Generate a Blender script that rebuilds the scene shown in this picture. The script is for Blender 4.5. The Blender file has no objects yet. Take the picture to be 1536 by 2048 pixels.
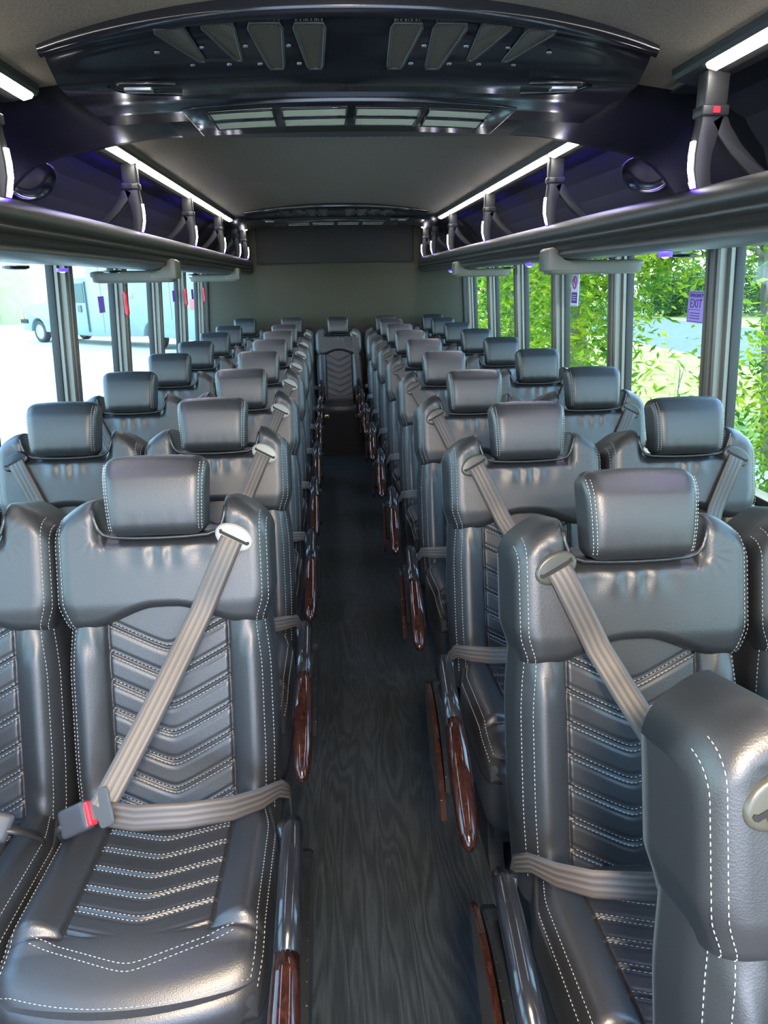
import bpy, bmesh, math, random
import numpy as np
from mathutils import Vector, Matrix

random.seed(7)
C = bpy.context.scene.collection
SC = bpy.context.scene
PI = math.pi

# ------------------------------------------------------------------ camera
F_PX, PITCH, YAW, ROLL = 1480.0, 0.3048, 0.0664, -0.0189
fw = Vector((math.sin(YAW) * math.cos(PITCH), math.cos(YAW) * math.cos(PITCH), -math.sin(PITCH)))
rt = Vector((math.cos(YAW), -math.sin(YAW), 0))
up = rt.cross(fw)
r2 = rt * math.cos(ROLL) + up * math.sin(ROLL)
u2 = -rt * math.sin(ROLL) + up * math.cos(ROLL)
cd = bpy.data.cameras.new('camera')
cam = bpy.data.objects.new('camera', cd)
C.objects.link(cam)
cam.matrix_world = Matrix(((r2.x, u2.x, -fw.x, 0), (r2.y, u2.y, -fw.y, 0), (r2.z, u2.z, -fw.z, 1.5), (0, 0, 0, 1)))
cd.sensor_fit = 'VERTICAL'; cd.sensor_height = 36; cd.sensor_width = 27
cd.lens = F_PX / 2048 * 36
cd.clip_start = 0.02; cd.clip_end = 500
SC.camera = cam

# ------------------------------------------------------------------ world, sun, exposure
SKY_STRENGTH, SUN_STRENGTH, EXPOSURE = 3.6, 4.5, 1.55
W = bpy.data.worlds.new('sky'); SC.world = W; W.use_nodes = True
wn = W.node_tree; wn.nodes.clear()
o_ = wn.nodes.new('ShaderNodeOutputWorld'); b_ = wn.nodes.new('ShaderNodeBackground')
tc = wn.nodes.new('ShaderNodeTexCoord'); sp = wn.nodes.new('ShaderNodeSeparateXYZ'); cr = wn.nodes.new('ShaderNodeValToRGB')
wn.links.new(tc.outputs['Generated'], sp.inputs[0]); wn.links.new(sp.outputs['Z'], cr.inputs[0])
cr.color_ramp.elements[0].color = (0.80, 0.90, 1.0, 1); cr.color_ramp.elements[0].position = 0.0
cr.color_ramp.elements[1].color = (0.30, 0.50, 1.0, 1); cr.color_ramp.elements[1].position = 0.7
e_ = cr.color_ramp.elements.new(0.2); e_.color = (0.42, 0.64, 1.0, 1)
wn.links.new(cr.outputs[0], b_.inputs[0]); b_.inputs[1].default_value = SKY_STRENGTH
wn.links.new(b_.outputs[0], o_.inputs[0])
sd = bpy.data.lights.new('sun', 'SUN'); sd.energy = SUN_STRENGTH; sd.angle = 0.01; sd.color = (1, 0.95, 0.86)
sun = bpy.data.objects.new('sun', sd); C.objects.link(sun)
sun.rotation_euler = Vector((0.42, 0.74, 0.95)).to_track_quat('Z', 'Y').to_euler()
vs = SC.view_settings
vs.view_transform = 'Standard'; vs.look = 'None'; vs.gamma = 1; vs.use_curve_mapping = False; vs.exposure = EXPOSURE
SC.cycles.max_bounces = 8; SC.cycles.diffuse_bounces = 4; SC.cycles.glossy_bounces = 4
SC.cycles.transparent_max_bounces = 24; SC.cycles.sample_clamp_indirect = 6
SC.cycles.use_denoising = True

# ------------------------------------------------------------------ materials
def mat(name, col, rough=0.5, metal=0.0, spec=0.5, emit=None, estr=0.0, coat=0.0):
    m = bpy.data.materials.new(name); m.use_nodes = True
    p = m.node_tree.nodes['Principled BSDF']
    p.inputs['Base Color'].default_value = (*col, 1)
    p.inputs['Roughness'].default_value = rough
    p.inputs['Metallic'].default_value = metal
    p.inputs['Specular IOR Level'].default_value = spec
    p.inputs['Coat Weight'].default_value = coat
    p.inputs['Coat Roughness'].default_value = 0.04
    if emit:
        p.inputs['Emission Color'].default_value = (*emit, 1)
        p.inputs['Emission Strength'].default_value = estr
    return m

def N(m, t, **kw):
    n = m.node_tree.nodes.new(t)
    for k, v in kw.items():
        setattr(n, k, v)
    return n

def bumped(m, tex, out, strength, dist=0.001):
    nt = m.node_tree; b = N(m, 'ShaderNodeBump')
    b.inputs['Strength'].default_value = strength; b.inputs['Distance'].default_value = dist
    nt.links.new(tex.outputs[out], b.inputs['Height'])
    nt.links.new(b.outputs[0], nt.nodes['Principled BSDF'].inputs['Normal'])

def coords(m, kind='Object', scale=(1, 1, 1)):
    t = N(m, 'ShaderNodeTexCoord'); mp = N(m, 'ShaderNodeMapping')
    mp.inputs['Scale'].default_value = scale
    m.node_tree.links.new(t.outputs[kind], mp.inputs[0])
    return mp

def ramp(m, src, stops, dst='Base Color'):
    r = N(m, 'ShaderNodeValToRGB'); el = r.color_ramp.elements
    el[0].position, el[0].color = stops[0][0], (*stops[0][1], 1)
    el[1].position, el[1].color = stops[-1][0], (*stops[-1][1], 1)
    for p, c in stops[1:-1]:
        e = el.new(p); e.color = (*c, 1)
    m.node_tree.links.new(src, r.inputs[0])
    m.node_tree.links.new(r.outputs[0], m.node_tree.nodes['Principled BSDF'].inputs[dst])
    return r

def leather(name, col, rough=0.42):
    m = mat(name, col, rough, spec=1.0)
    mp = coords(m)
    v = N(m, 'ShaderNodeTexVoronoi'); v.inputs['Scale'].default_value = 420
    n = N(m, 'ShaderNodeTexNoise'); n.inputs['Scale'].default_value = 14; n.inputs['Detail'].default_value = 5
    m.node_tree.links.new(mp.outputs[0], v.inputs[0]); m.node_tree.links.new(mp.outputs[0], n.inputs[0])
    a = N(m, 'ShaderNodeMath', operation='MULTIPLY_ADD')
    m.node_tree.links.new(n.outputs[0], a.inputs[0]); a.inputs[1].default_value = 2.5
    m.node_tree.links.new(v.outputs['Distance'], a.inputs[2])
    bumped(m, a, 0, 0.22, 0.0007)
    return m

M = {}
M['leather'] = leather('black_leather', (0.020, 0.022, 0.026), 0.44)
M['leather_plain'] = leather('black_leather_piping', (0.015, 0.016, 0.02), 0.38)
M['thread'] = mat('pale_thread', (0.46, 0.49, 0.50), 0.7)
M['gloss'] = mat('gloss_black', (0.012, 0.013, 0.016), 0.16, spec=0.6)
M['satin'] = mat('satin_black', (0.008, 0.009, 0.010), 0.22, spec=0.55)
M['plastic'] = mat('dark_plastic', (0.030, 0.030, 0.029), 0.42)
M['greyplastic'] = mat('grey_plastic', (0.135, 0.13, 0.112), 0.45)
M['lightplastic'] = mat('light_grey_plastic', (0.32, 0.32, 0.29), 0.4)
M['olive'] = mat('olive_dark_plastic', (0.06, 0.062, 0.05), 0.3)
M['red'] = mat('red_plastic', (0.75, 0.03, 0.05), 0.35)
M['steel'] = mat('steel', (0.32, 0.32, 0.33), 0.4, metal=1)
M['brass'] = mat('brass_latch', (0.75, 0.62, 0.28), 0.35, metal=0.7)
M['black'] = mat('matte_black', (0.006, 0.006, 0.007), 0.7)
M['rubber'] = mat('rubber_black', (0.012, 0.012, 0.012), 0.55)
M['alu'] = mat('anodised_trim', (0.16, 0.155, 0.14), 0.35, metal=0.3)
M['led'] = mat('led_white', (1, 1, 1), 0.4, emit=(1.0, 0.95, 0.90), estr=11)
M['ledhang'] = mat('led_white_edge', (1, 1, 1), 0.4, emit=(1.0, 0.98, 0.95), estr=9)
M['blue'] = mat('led_blue', (0.05, 0.02, 1), 0.4, emit=(0.10, 0.04, 1.0), estr=10)
M['accent'] = mat('accent_blue', (0.05, 0.02, 1), 0.4, emit=(0.05, 0.015, 1.0), estr=28)
M['dome'] = mat('fill_lamp_diffuser', (1, 1, 1), 0.4, emit=(1.0, 0.80, 0.58), estr=210)  # glow of the fill lamps added behind the camera
M['bluering'] = mat('led_blue_ring', (0.05, 0.02, 1), 0.4, emit=(0.06, 0.03, 1.0), estr=1.3)

def webbing():
    m = mat('belt_webbing', (0.055, 0.048, 0.045), 0.5, spec=0.7)
    uv = N(m, 'ShaderNodeUVMap'); s = N(m, 'ShaderNodeSeparateXYZ'); mm = N(m, 'ShaderNodeMath', operation='MULTIPLY')
    m.node_tree.links.new(uv.outputs[0], s.inputs[0]); m.node_tree.links.new(s.outputs[0], mm.inputs[0]); mm.inputs[1].default_value = 2 * PI * 4
    sn = N(m, 'ShaderNodeMath', operation='SINE'); m.node_tree.links.new(mm.outputs[0], sn.inputs[0])
    mr = N(m, 'ShaderNodeMapRange'); mr.inputs[1].default_value = -1; mr.inputs[2].default_value = 1
    m.node_tree.links.new(sn.outputs[0], mr.inputs[0])
    ramp(m, mr.outputs[0], [(0, (0.042, 0.035, 0.031)), (0.6, (0.062, 0.052, 0.046)), (1, (0.088, 0.074, 0.065))])
    bumped(m, sn, 0, 0.3, 0.0006)
    return m
M['belt'] = webbing()

def burl():
    m = mat('burl_wood', (0.1, 0.03, 0.015), 0.12, spec=0.5, coat=0.25)
    mp = coords(m, scale=(50, 25, 50))
    n = N(m, 'ShaderNodeTexNoise'); n.inputs['Scale'].default_value = 2.0; n.inputs['Detail'].default_value = 8; n.inputs['Distortion'].default_value = 1.2
    m.node_tree.links.new(mp.outputs[0], n.inputs[0])
    ramp(m, n.outputs[0], [(0.3, (0.009, 0.004, 0.003)), (0.5, (0.022, 0.007, 0.005)), (0.72, (0.042, 0.014, 0.009))])
    return m
M['burl'] = burl()

def fabric(name, c1, c2, scale=900, rough=0.8, stripe=True):
    m = mat(name, c1, rough, spec=0.35)
    mp = coords(m, scale=(1, 1, 1))
    n = N(m, 'ShaderNodeTexNoise'); n.inputs['Scale'].default_value = scale * 0.25; n.inputs['Detail'].default_value = 3
    m.node_tree.links.new(mp.outputs[0], n.inputs[0])
    ramp(m, n.outputs[0], [(0.35, c1), (0.65, c2)])
    bumped(m, n, 0, 0.3, 0.0008)
    return m
M['headliner'] = fabric('headliner', (0.095, 0.080, 0.058), (0.140, 0.120, 0.090))
M['rearfabric'] = fabric('rear_wall_fabric', (0.044, 0.041, 0.028), (0.066, 0.061, 0.044))
M['reardark'] = fabric('rear_panel_fabric', (0.020, 0.020, 0.020), (0.030, 0.030, 0.028))
M['cove'] = fabric('cove_fabric', (0.011, 0.011, 0.010), (0.018, 0.018, 0.016), rough=0.5)
M['wall'] = fabric('side_wall', (0.02, 0.021, 0.022), (0.032, 0.033, 0.033))
M['rackvinyl'] = leather('rack_vinyl', (0.018, 0.018, 0.015), 0.42)

def floor_mat():
    m = mat('dark_wood_plank', (0.03, 0.035, 0.04), 0.42, spec=0.45)
    nt = m.node_tree
    mp = coords(m, scale=(1, 1, 1))
    sx = N(m, 'ShaderNodeSeparateXYZ'); nt.links.new(mp.outputs[0], sx.inputs[0])
    # cathedral grain: rings of a stretched distorted field
    m2 = N(m, 'ShaderNodeMapping'); m2.inputs['Scale'].default_value = (9, 1.1, 9); nt.links.new(mp.outputs[0], m2.inputs[0])
    n1 = N(m, 'ShaderNodeTexNoise'); n1.inputs['Scale'].default_value = 1.0; n1.inputs['Detail'].default_value = 2.5; n1.inputs['Distortion'].default_value = 0.4
    nt.links.new(m2.outputs[0], n1.inputs[0])
    mu = N(m, 'ShaderNodeMath', operation='MULTIPLY'); mu.inputs[1].default_value = 110; nt.links.new(n1.outputs[0], mu.inputs[0])
    si = N(m, 'ShaderNodeMath', operation='SINE'); nt.links.new(mu.outputs[0], si.inputs[0])
    mp3 = N(m, 'ShaderNodeMapping'); mp3.inputs['Scale'].default_value = (400, 14, 1); nt.links.new(mp.outputs[0], mp3.inputs[0])
    n2 = N(m, 'ShaderNodeTexNoise'); n2.inputs['Scale'].default_value = 1.0; n2.inputs['Detail'].default_value = 3; nt.links.new(mp3.outputs[0], n2.inputs[0])
    ad = N(m, 'ShaderNodeMath', operation='MULTIPLY_ADD'); nt.links.new(si.outputs[0], ad.inputs[0]); ad.inputs[1].default_value = 0.16; nt.links.new(n2.outputs[0], ad.inputs[2])
    ramp(m, ad.outputs[0], [(0.2, (0.017, 0.021, 0.023)), (0.5, (0.026, 0.033, 0.036)), (0.85, (0.046, 0.055, 0.059))])
    bumped(m, ad, 0, 0.25, 0.0012)
    return m
M['floor'] = floor_mat()

def glass_mat(name='window_glass', tint=(0.86, 0.95, 0.88), refl=0.06):
    m = bpy.data.materials.new(name); m.use_nodes = True; nt = m.node_tree; nt.nodes.clear()
    o = nt.nodes.new('ShaderNodeOutputMaterial'); mx = nt.nodes.new('ShaderNodeMixShader')
    t = nt.nodes.new('ShaderNodeBsdfTransparent'); g = nt.nodes.new('ShaderNodeBsdfGlossy')
    t.inputs[0].default_value = (*tint, 1); g.inputs['Roughness'].default_value = 0.02
    mx.inputs[0].default_value = refl
    nt.links.new(t.outputs[0], mx.inputs[1]); nt.links.new(g.outputs[0], mx.inputs[2]); nt.links.new(mx.outputs[0], o.inputs[0])
    return m
M['glass'] = glass_mat()

def hexmesh(name, c_hole, c_wire, scale=170, ang=0.0, metal=0.4):
    m = mat(name, c_wire, 0.4, metal=metal)
    mp = coords(m, scale=(1, 1, 0))
    v = N(m, 'ShaderNodeTexVoronoi', feature='DISTANCE_TO_EDGE'); v.inputs['Scale'].default_value = scale; v.inputs['Randomness'].default_value = 0.0
    m2 = N(m, 'ShaderNodeMapping'); m2.inputs['Scale'].default_value = (1, 1.15, 1); m2.inputs['Rotation'].default_value = (0, 0, 0.6)
    m.node_tree.links.new(mp.outputs[0], m2.inputs[0]); m.node_tree.links.new(m2.outputs[0], v.inputs[0])
    r = ramp(m, v.outputs['Distance'], [(0.09, c_wire), (0.16, c_hole)])
    bumped(m, v, 0, 0.4, -0.001)
    return m
M['mesh_dark'] = hexmesh('grille_mesh', (0.004, 0.004, 0.004), (0.26, 0.22, 0.16))
M['mesh_gold_lit'] = hexmesh('lit_filter_mesh', (0.46, 0.41, 0.26), (0.85, 0.80, 0.60), 260, metal=0.0)  # light behind the filter is put into its pale gold colour

# ------------------------------------------------------------------ helpers
def link(name, me, m=None, parent=None):
    o = bpy.data.objects.new(name, me); C.objects.link(o)
    if m is not None:
        for k in (m if isinstance(m, (list, tuple)) else [m]):
            me.materials.append(k)
    if parent is not None:
        o.parent = parent
    return o

def tag(o, label=None, cat=None, group=None, kind=None):
    if label: o['label'] = label
    if cat: o['category'] = cat
    if group: o['group'] = group
    if kind: o['kind'] = kind
    return o

def empty(name, loc=(0, 0, 0), label=None, cat=None, group=None, kind=None):
    o = bpy.data.objects.new(name, None); C.objects.link(o); o.location = loc; o.empty_display_size = 0.1
    return tag(o, label, cat, group, kind)

class MB:
    """collects simple solids as ONE mesh"""
    def __init__(s): s.v = []; s.f = []; s.mi = []; s.sm = []
    def add(s, vs_, fs, mi=0, smooth=True):
        n = len(s.v); s.v += [tuple(map(float, p)) for p in vs_]
        s.f += [[i + n for i in q] for q in fs]; s.mi += [mi] * len(fs); s.sm += [smooth] * len(fs)
        return s
    def box(s, a, b, mi=0):
        x0, y0, z0 = a; x1, y1, z1 = b
        return s.add([(x0, y0, z0), (x1, y0, z0), (x1, y1, z0), (x0, y1, z0), (x0, y0, z1), (x1, y0, z1), (x1, y1, z1), (x0, y1, z1)],
              [(3, 2, 1, 0), (4, 5, 6, 7), (0, 1, 5, 4), (1, 2, 6, 5), (2, 3, 7, 6), (3, 0, 4, 7)], mi, False)
    def prism(s, poly, axis, a, b, mi=0, smooth=False):
        """poly: 2D points; axis 'x','y','z' extrusion axis from a to b"""
        n = len(poly)
        def P(p, t):
            return {'x': (t, p[0], p[1]), 'y': (p[0], t, p[1]), 'z': (p[0], p[1], t)}[axis]
        vs_ = [P(p, a) for p in poly] + [P(p, b) for p in poly]
        k = len(s.v)
        s.add(vs_, [(i, (i + 1) % n, n + (i + 1) % n, n + i) for i in range(n)], mi, smooth)
        s.add([], [], mi)
        s.f += [[k + i for i in reversed(range(n))], [k + n + i for i in range(n)]]; s.mi += [mi] * 2; s.sm += [False] * 2
        return s
    def tube(s, pts, r, n=10, mi=0, ry=None, cap=True):
        """round or elliptic tube; r, ry may be lists"""
        pts = [Vector(p) for p in pts]; m = len(pts)
        rs = r if isinstance(r, (list, tuple)) else [r] * m
        rys = rs if ry is None else (ry if isinstance(ry, (list, tuple)) else [ry] * m)
        k = len(s.v); vs_ = []
        ref = None
        for i, p in enumerate(pts):
            t = (pts[min(i + 1, m - 1)] - pts[max(i - 1, 0)]).normalized()
            if ref is None:
                ref = Vector((0, 0, 1)) if abs(t.z) < 0.9 else Vector((0, 1, 0))
            a = t.cross(ref).normalized(); b = a.cross(t).normalized(); ref = b
            for j in range(n):
                an = 2 * PI * j / n
                vs_.append(p + a * math.cos(an) * rs[i] + b * math.sin(an) * rys[i])
        fs = [(i * n + j, i * n + (j + 1) % n, (i + 1) * n + (j + 1) % n, (i + 1) * n + j) for i in range(m - 1) for j in range(n)]
        s.add(vs_, fs, mi)
        if cap:
            s.f += [[k + j for j in reversed(range(n))], [k + (m - 1) * n + j for j in range(n)]]; s.mi += [mi] * 2; s.sm += [True] * 2
        return s
    def mesh(s, name, recalc=True):
        me = bpy.data.meshes.new(name); me.from_pydata(s.v, [], s.f)
        me.polygons.foreach_set('material_index', s.mi); me.polygons.foreach_set('use_smooth', s.sm)
        if recalc:
            bm = bmesh.new(); bm.from_mesh(me); bmesh.ops.recalc_face_normals(bm, faces=bm.faces); bm.to_mesh(me); bm.free()
        me.update(); return me
    def build(s, name, m, parent=None, bevel=0.0, seg=2):
        me = s.mesh(name)
        if bevel:
            bm = bmesh.new(); bm.from_mesh(me)
            ed = [e for e in bm.edges if len(e.link_faces) == 2 and e.calc_face_angle(0) > 0.6]
            bmesh.ops.bevel(bm, geom=ed, offset=bevel, segments=seg, affect='EDGES', profile=0.5, clamp_overlap=True)
            for f in bm.faces: f.smooth = True
            bm.to_mesh(me); bm.free()
        return link(name, me, m, parent)

def grid_mesh(name, P, closed_back=None, uv=False):
    """P: (n,m,3) array -> smooth grid; closed_back: same-shaped array joined along the borders"""
    n, m, _ = P.shape
    idx = np.arange(n * m).reshape(n, m)
    q = np.stack([idx[:-1, :-1], idx[:-1, 1:], idx[1:, 1:], idx[1:, :-1]], -1).reshape(-1, 4)
    V = P.reshape(-1, 3)
    if closed_back is not None:
        off = n * m; V = np.concatenate([V, closed_back.reshape(-1, 3)])
        q = np.concatenate([q, q[:, ::-1] + off])
        for a in (idx[0], idx[-1][::-1], idx[:, -1], idx[:, 0][::-1]):
            q = np.concatenate([q, np.stack([a[1:], a[:-1], a[:-1] + off, a[1:] + off], -1)])
    me = bpy.data.meshes.new(name)
    me.from_pydata(V.tolist(), [], q.tolist())
    me.polygons.foreach_set('use_smooth', [True] * len(me.polygons))
    me.update(); return me

def sstep(x, a, b):
    t = np.clip((x - a) / (b - a), 0, 1); return t * t * (3 - 2 * t)

def copy_tree(o, parent=None):
    c = o.copy(); C.objects.link(c)
    if parent is not None:
        c.parent = parent; c.matrix_parent_inverse = o.matrix_parent_inverse
    for ch in list(o.children): copy_tree(ch, c)
    return c

CX = 0.08            # centre line of the bus
Y0, Y1 = -1.25, 7.40  # front and rear of the cabin
def X(side, u): return CX + side * u    # side -1 left, +1 right

# ------------------------------------------------------------------ shell
tag(MB().box((X(-1, 1.26), Y0, -0.06), (X(1, 1.26), Y1 + 0.1, 0)).build('floor', M['floor']), kind='structure')
# ceiling: gentle arch
pts = []
for i in range(25):
    u = -0.86 + 1.72 * i / 24
    pts.append((CX + u, 2.02 - 0.06 * (abs(u) / 0.84) ** 2))
top = [(p[0], p[1] + 0.05) for p in reversed(pts)]
tag(MB().prism(pts + top, 'y', Y0, Y1 + 0.05, smooth=True).build('ceiling', M['headliner']), kind='structure')
# rear wall
tag(MB().box((X(-1, 1.3), Y1, 0), (X(1, 1.3), Y1 + 0.06, 2.1)).build('wall_rear', M['rearfabric']), kind='structure')
tag(MB().box((X(-1, 0.735), Y1 - 0.03, 1.655), (X(1, 0.735), Y1 + 0.01, 2.02)).build('trim_1', M['reardark'], bevel=0.01), kind='structure')
# front bulkhead with a big windscreen opening behind the camera
fb = MB()
fb.box((X(-1, 1.3), Y0 - 0.06, 0), (X(1, 1.3), Y0, 0.55)); fb.box((X(-1, 1.3), Y0 - 0.06, 1.93), (X(1, 1.3), Y0, 2.1))
for s in (-1, 1): fb.box((X(s, 1.3) if s < 0 else X(s, 1.2), Y0 - 0.06, 0.55), (X(s, 1.2) if s < 0 else X(s, 1.3), Y0, 1.93))
tag(fb.build('wall_front', M['wall']), kind='structure')
SIDE = {-1: 'left', 1: 'right'}
def LEAN(s, z0):      # the body sides lean inwards towards the roof
    m = Matrix.Identity(4); m[0][2] = -s * 0.055; m[0][3] = s * 0.055 * z0; return m
ZS, ZT = 0.80, 1.66   # window sill and head
PIL = {-1: [-1.02, -0.15, 0.73, 1.60, 2.48, 3.36, 4.25, 5.12, 6.0, 6.87], 1: [-1.07, -0.19, 0.69, 1.57, 2.45, 3.34, 4.23, 5.11, 6.0, 6.92]}
for s in (-1, 1):
    w = MB()
    def bx(u0, u1, y0, y1, z0, z1, mi=0): 
        a, b = sorted((X(s, u0), X(s, u1))); w.box((a, y0, z0), (b, y1, z1), mi)
    bx(1.21, 1.30, Y0, Y1, 0, ZS); bx(1.21, 1.30, Y0, Y1, ZT, 2.05)
    tag(w.build('wall_' + SIDE[s], M['wall']), kind='structure')
    w = MB(); bx(1.17, 1.215, Y0, Y1, ZS - 0.03, ZS + 0.012)
    tag(w.build('trim_' + ('2' if s < 0 else '3'), M['plastic'], bevel=0.006), kind='structure')
    # cove panel above the rack
    cp = [(0.84, 1.955), (0.90, 1.95), (0.97, 1.935), (1.04, 1.89), (1.10, 1.82), (1.15, 1.73), (1.19, 1.62), (1.215, 1.60), (1.25, 1.62), (1.25, 2.0), (0.84, 2.0)]
    w = MB().prism([(X(s, a), b) for a, b in cp], 'y', Y0, Y1, smooth=False)
    tag(w.build('trim_' + ('4' if s < 0 else '5'), M['cove']), kind='structure')
    # light rail
    w = MB()
    for ya, yb_ in ((Y0, 2.10 if s < 0 else 1.97), (2.60, 6.08), (6.64, Y1)):
        w.prism([(X(s, a), b) for a, b in ((0.768, 1.972), (0.770, 1.955), (0.776, 1.946), (0.835, 1.933), (0.860, 1.931), (0.866, 1.96), (0.85, 1.98))], 'y', ya, yb_)
    tag(w.build('trim_' + ('6' if s < 0 else '7'), M['plastic']), kind='structure')
    # pillars
    for k, y in enumerate(PIL[s]):
        hw = 0.046
        prof = [(1.262, -hw - .02), (1.215, -hw - .02), (1.212, -hw), (1.19, -hw), (1.186, -hw + .012), (1.194, -hw + .014), (1.194, -.018), (1.182, -.016), (1.182, .006),
                (1.196, .008), (1.196, .022), (1.184, .024), (1.184, hw - .008), (1.19, hw), (1.212, hw), (1.215, hw + .02), (1.262, hw + .02)]
        w = MB().prism([(X(s, a), y + b) for a, b in prof], 'z', ZS, ZT + .02)
        o = tag(w.build('trim_%d' % (10 + k + (0 if s < 0 else 12)), M['alu']), kind='structure')
        o.data.transform(LEAN(s, 1.15))
    ys = [Y0] + PIL[s] + [Y1]
    for k in range(len(ys) - 1):
        a, b = ys[k] + 0.055, ys[k + 1] - 0.055
        if k == 0: a = ys[0] + .02
        if k == len(ys) - 2: b = Y1 - 0.005
        e = empty('window_%d' % (k + 1 + (0 if s < 0 else 12)), (X(s, 1.24), (a + b) / 2, ZS), kind='structure')
        w = MB(); cy = (a + b) / 2
        def fx(u0, u1, y0, y1, z0, z1):
            p, q = sorted((s * (u0 - 1.24), s * (u1 - 1.24))); w.box((p, y0 - cy, z0 - ZS), (q, y1 - cy, z1 - ZS))
        for (p, q) in ((a, a + .016), (b - .016, b)):
            fx(1.228, 1.262, p, q, ZS, ZT)
        fx(1.205, 1.262, a, b, ZS, ZS + .035); fx(1.205, 1.262, a, b, ZT - .03, ZT)
        w.build('window_frame', M['rubber'], e, bevel=0.004).data.transform(LEAN(s, 1.15 - ZS))
        w = MB(); fx(1.245, 1.25, a, b, ZS, ZT); w.build('pane', M['glass'], e).data.transform(LEAN(s, 1.15 - ZS))

# ------------------------------------------------------------------ seats
SA, CA = math.sin(math.radians(14.5)), math.cos(math.radians(14.5))
PY, PZ = -0.15, 0.44
def bmap(x, h, d):
    x, h, d = np.broadcast_arrays(np.asarray(x, float), np.asarray(h, float), np.asarray(d, float))
    return np.stack([x, PY + h * SA - d * CA, PZ + h * CA + d * SA], -1)
CY, CZ = -0.13, 0.455
def cmap(x, f, d):     # cushion: f forwards from the rear, d up from the rim
    x, f, d = np.broadcast_arrays(np.asarray(x, float), np.asarray(f, float), np.asarray(d, float))
    return np.stack([x, CY - f, CZ + d + 0.045 * (f / 0.5)], -1)

def chevron(ax, q, pitch, slope, a=0.006):
    """pleat height; ax=|x|, q along coordinate; V opens upward"""
    p = (q - slope * np.sqrt(ax * ax + 0.00018)) / pitch
    fr = (p - np.round(p)) * pitch
    puff = a * (1 - (2 * np.abs(fr) / pitch) ** 3.0)
    ridge = 0.0034 * np.exp(-((np.abs(fr) - 0.0045) / 0.0035) ** 2)
    return -a + a * np.clip((np.abs(fr) - .001) / (pitch * 0.26), 0, 1) ** 0.55 + ridge * (np.abs(fr) > -1)

class Soft:
    """soft body: outline w(t), end profile, front displacement"""
    def __init__(s, w, t0, t1, df, db, r, disp, rt=None, corner=None, N_=120, Mr=120, r_end=0.03, end0=False, end1=True, bow=0.0):
        s.w, s.t0, s.t1, s.df, s.db, s.r, s.disp = w, t0, t1, df, db, r, disp
        s.N, s.M, s.re, s.e0, s.e1 = N_, Mr, r_end, end0, end1
    def T0(s, x): return s.t0(x) if callable(s.t0) else s.t0
    def T1(s, x): return s.t1(x) if callable(s.t1) else s.t1
    def base(s, x, t):
        """front depth without the side arcs"""
        d = np.full(np.broadcast(x, t).shape, s.df, float)
        def rnd(e):
            q = np.clip(1 - e / s.re, 0, 1); return s.re * (1 - np.sqrt(np.clip(1 - q * q, 0, 1)))
        if s.e1: d = d - rnd(s.T1(x) - t)
        if s.e0: d = d - rnd(t - s.T0(x))
        return d
    def point(s, sx, t):
        """front point at signed fraction"""
        return s.base(sx, t) + s.disp(sx, t)
    def arc(s, side, t, ang):
        w = s.w(t); x = side * (w - s.r + s.r * math.cos(ang))
        b = s.base(x, t)
        return x, b - s.r + s.r * math.sin(ang) + s.disp(x, t) * math.sin(ang)
    def arrays(s):
        v = np.linspace(0, 1, s.M)
        vv = 0.6 * v + 0.4 * np.sin(v * PI / 2) if s.e1 and not s.e0 else (0.65 * v + 0.35 * (0.5 - 0.5 * np.cos(v * PI)))
        ns, na = 7, 9
        side_d = np.linspace(0, 1, ns)[:-1]; ang = np.linspace(0, PI / 2, na)[:-1]
        fr = np.linspace(-1, 1, s.N)
        n = 2 * (len(side_d) + len(ang)) + s.N
        P = np.zeros((s.M, n, 3)); B = np.zeros((s.M, n, 3))
        tm0 = s.T0(np.array(0.0)); tm1 = s.T1(np.array(0.0))
        for i, k in enumerate(vv):
            # iterate outline width with the t of the edge
            te = s.T0(np.array(9.0)) + (s.T1(np.array(9.0)) - s.T0(np.array(9.0))) * k
            w = float(s.w(te))
            r = min(s.r, w * 0.9)
            xs = np.concatenate([np.full(len(side_d), -w), -(w - r) - r * np.cos(ang), fr * (w - r), (w - r) + r * np.cos(ang[::-1]), np.full(len(side_d), w)])
            t = s.T0(xs) + (s.T1(xs) - s.T0(xs)) * k
            b = s.base(xs, t)
            dd = s.disp(xs, t)
            arcd = np.concatenate([np.full(len(side_d), 1.0), 1 - np.sin(ang), np.zeros(s.N), 1 - np.sin(ang[::-1]), np.full(len(side_d), 1.0)])
            d = b - r * arcd + dd * (1 - arcd)
            sd = np.concatenate([side_d, np.ones(n - 2 * len(side_d)), side_d[::-1]])
            d = s.db + (d - s.db) * sd
            P[i, :, 0] = xs; P[i, :, 1] = t; P[i, :, 2] = np.maximum(d, s.db)
            B[i, :, 0] = xs; B[i, :, 1] = t; B[i, :, 2] = s.db
        return P, B

def soft_mesh(name, S, mp, flip=False):
    P, B = S.arrays()
    return grid_mesh(name, mp(P[..., 0], P[..., 1], P[..., 2]), mp(B[..., 0], B[..., 1], B[..., 2]))

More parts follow.
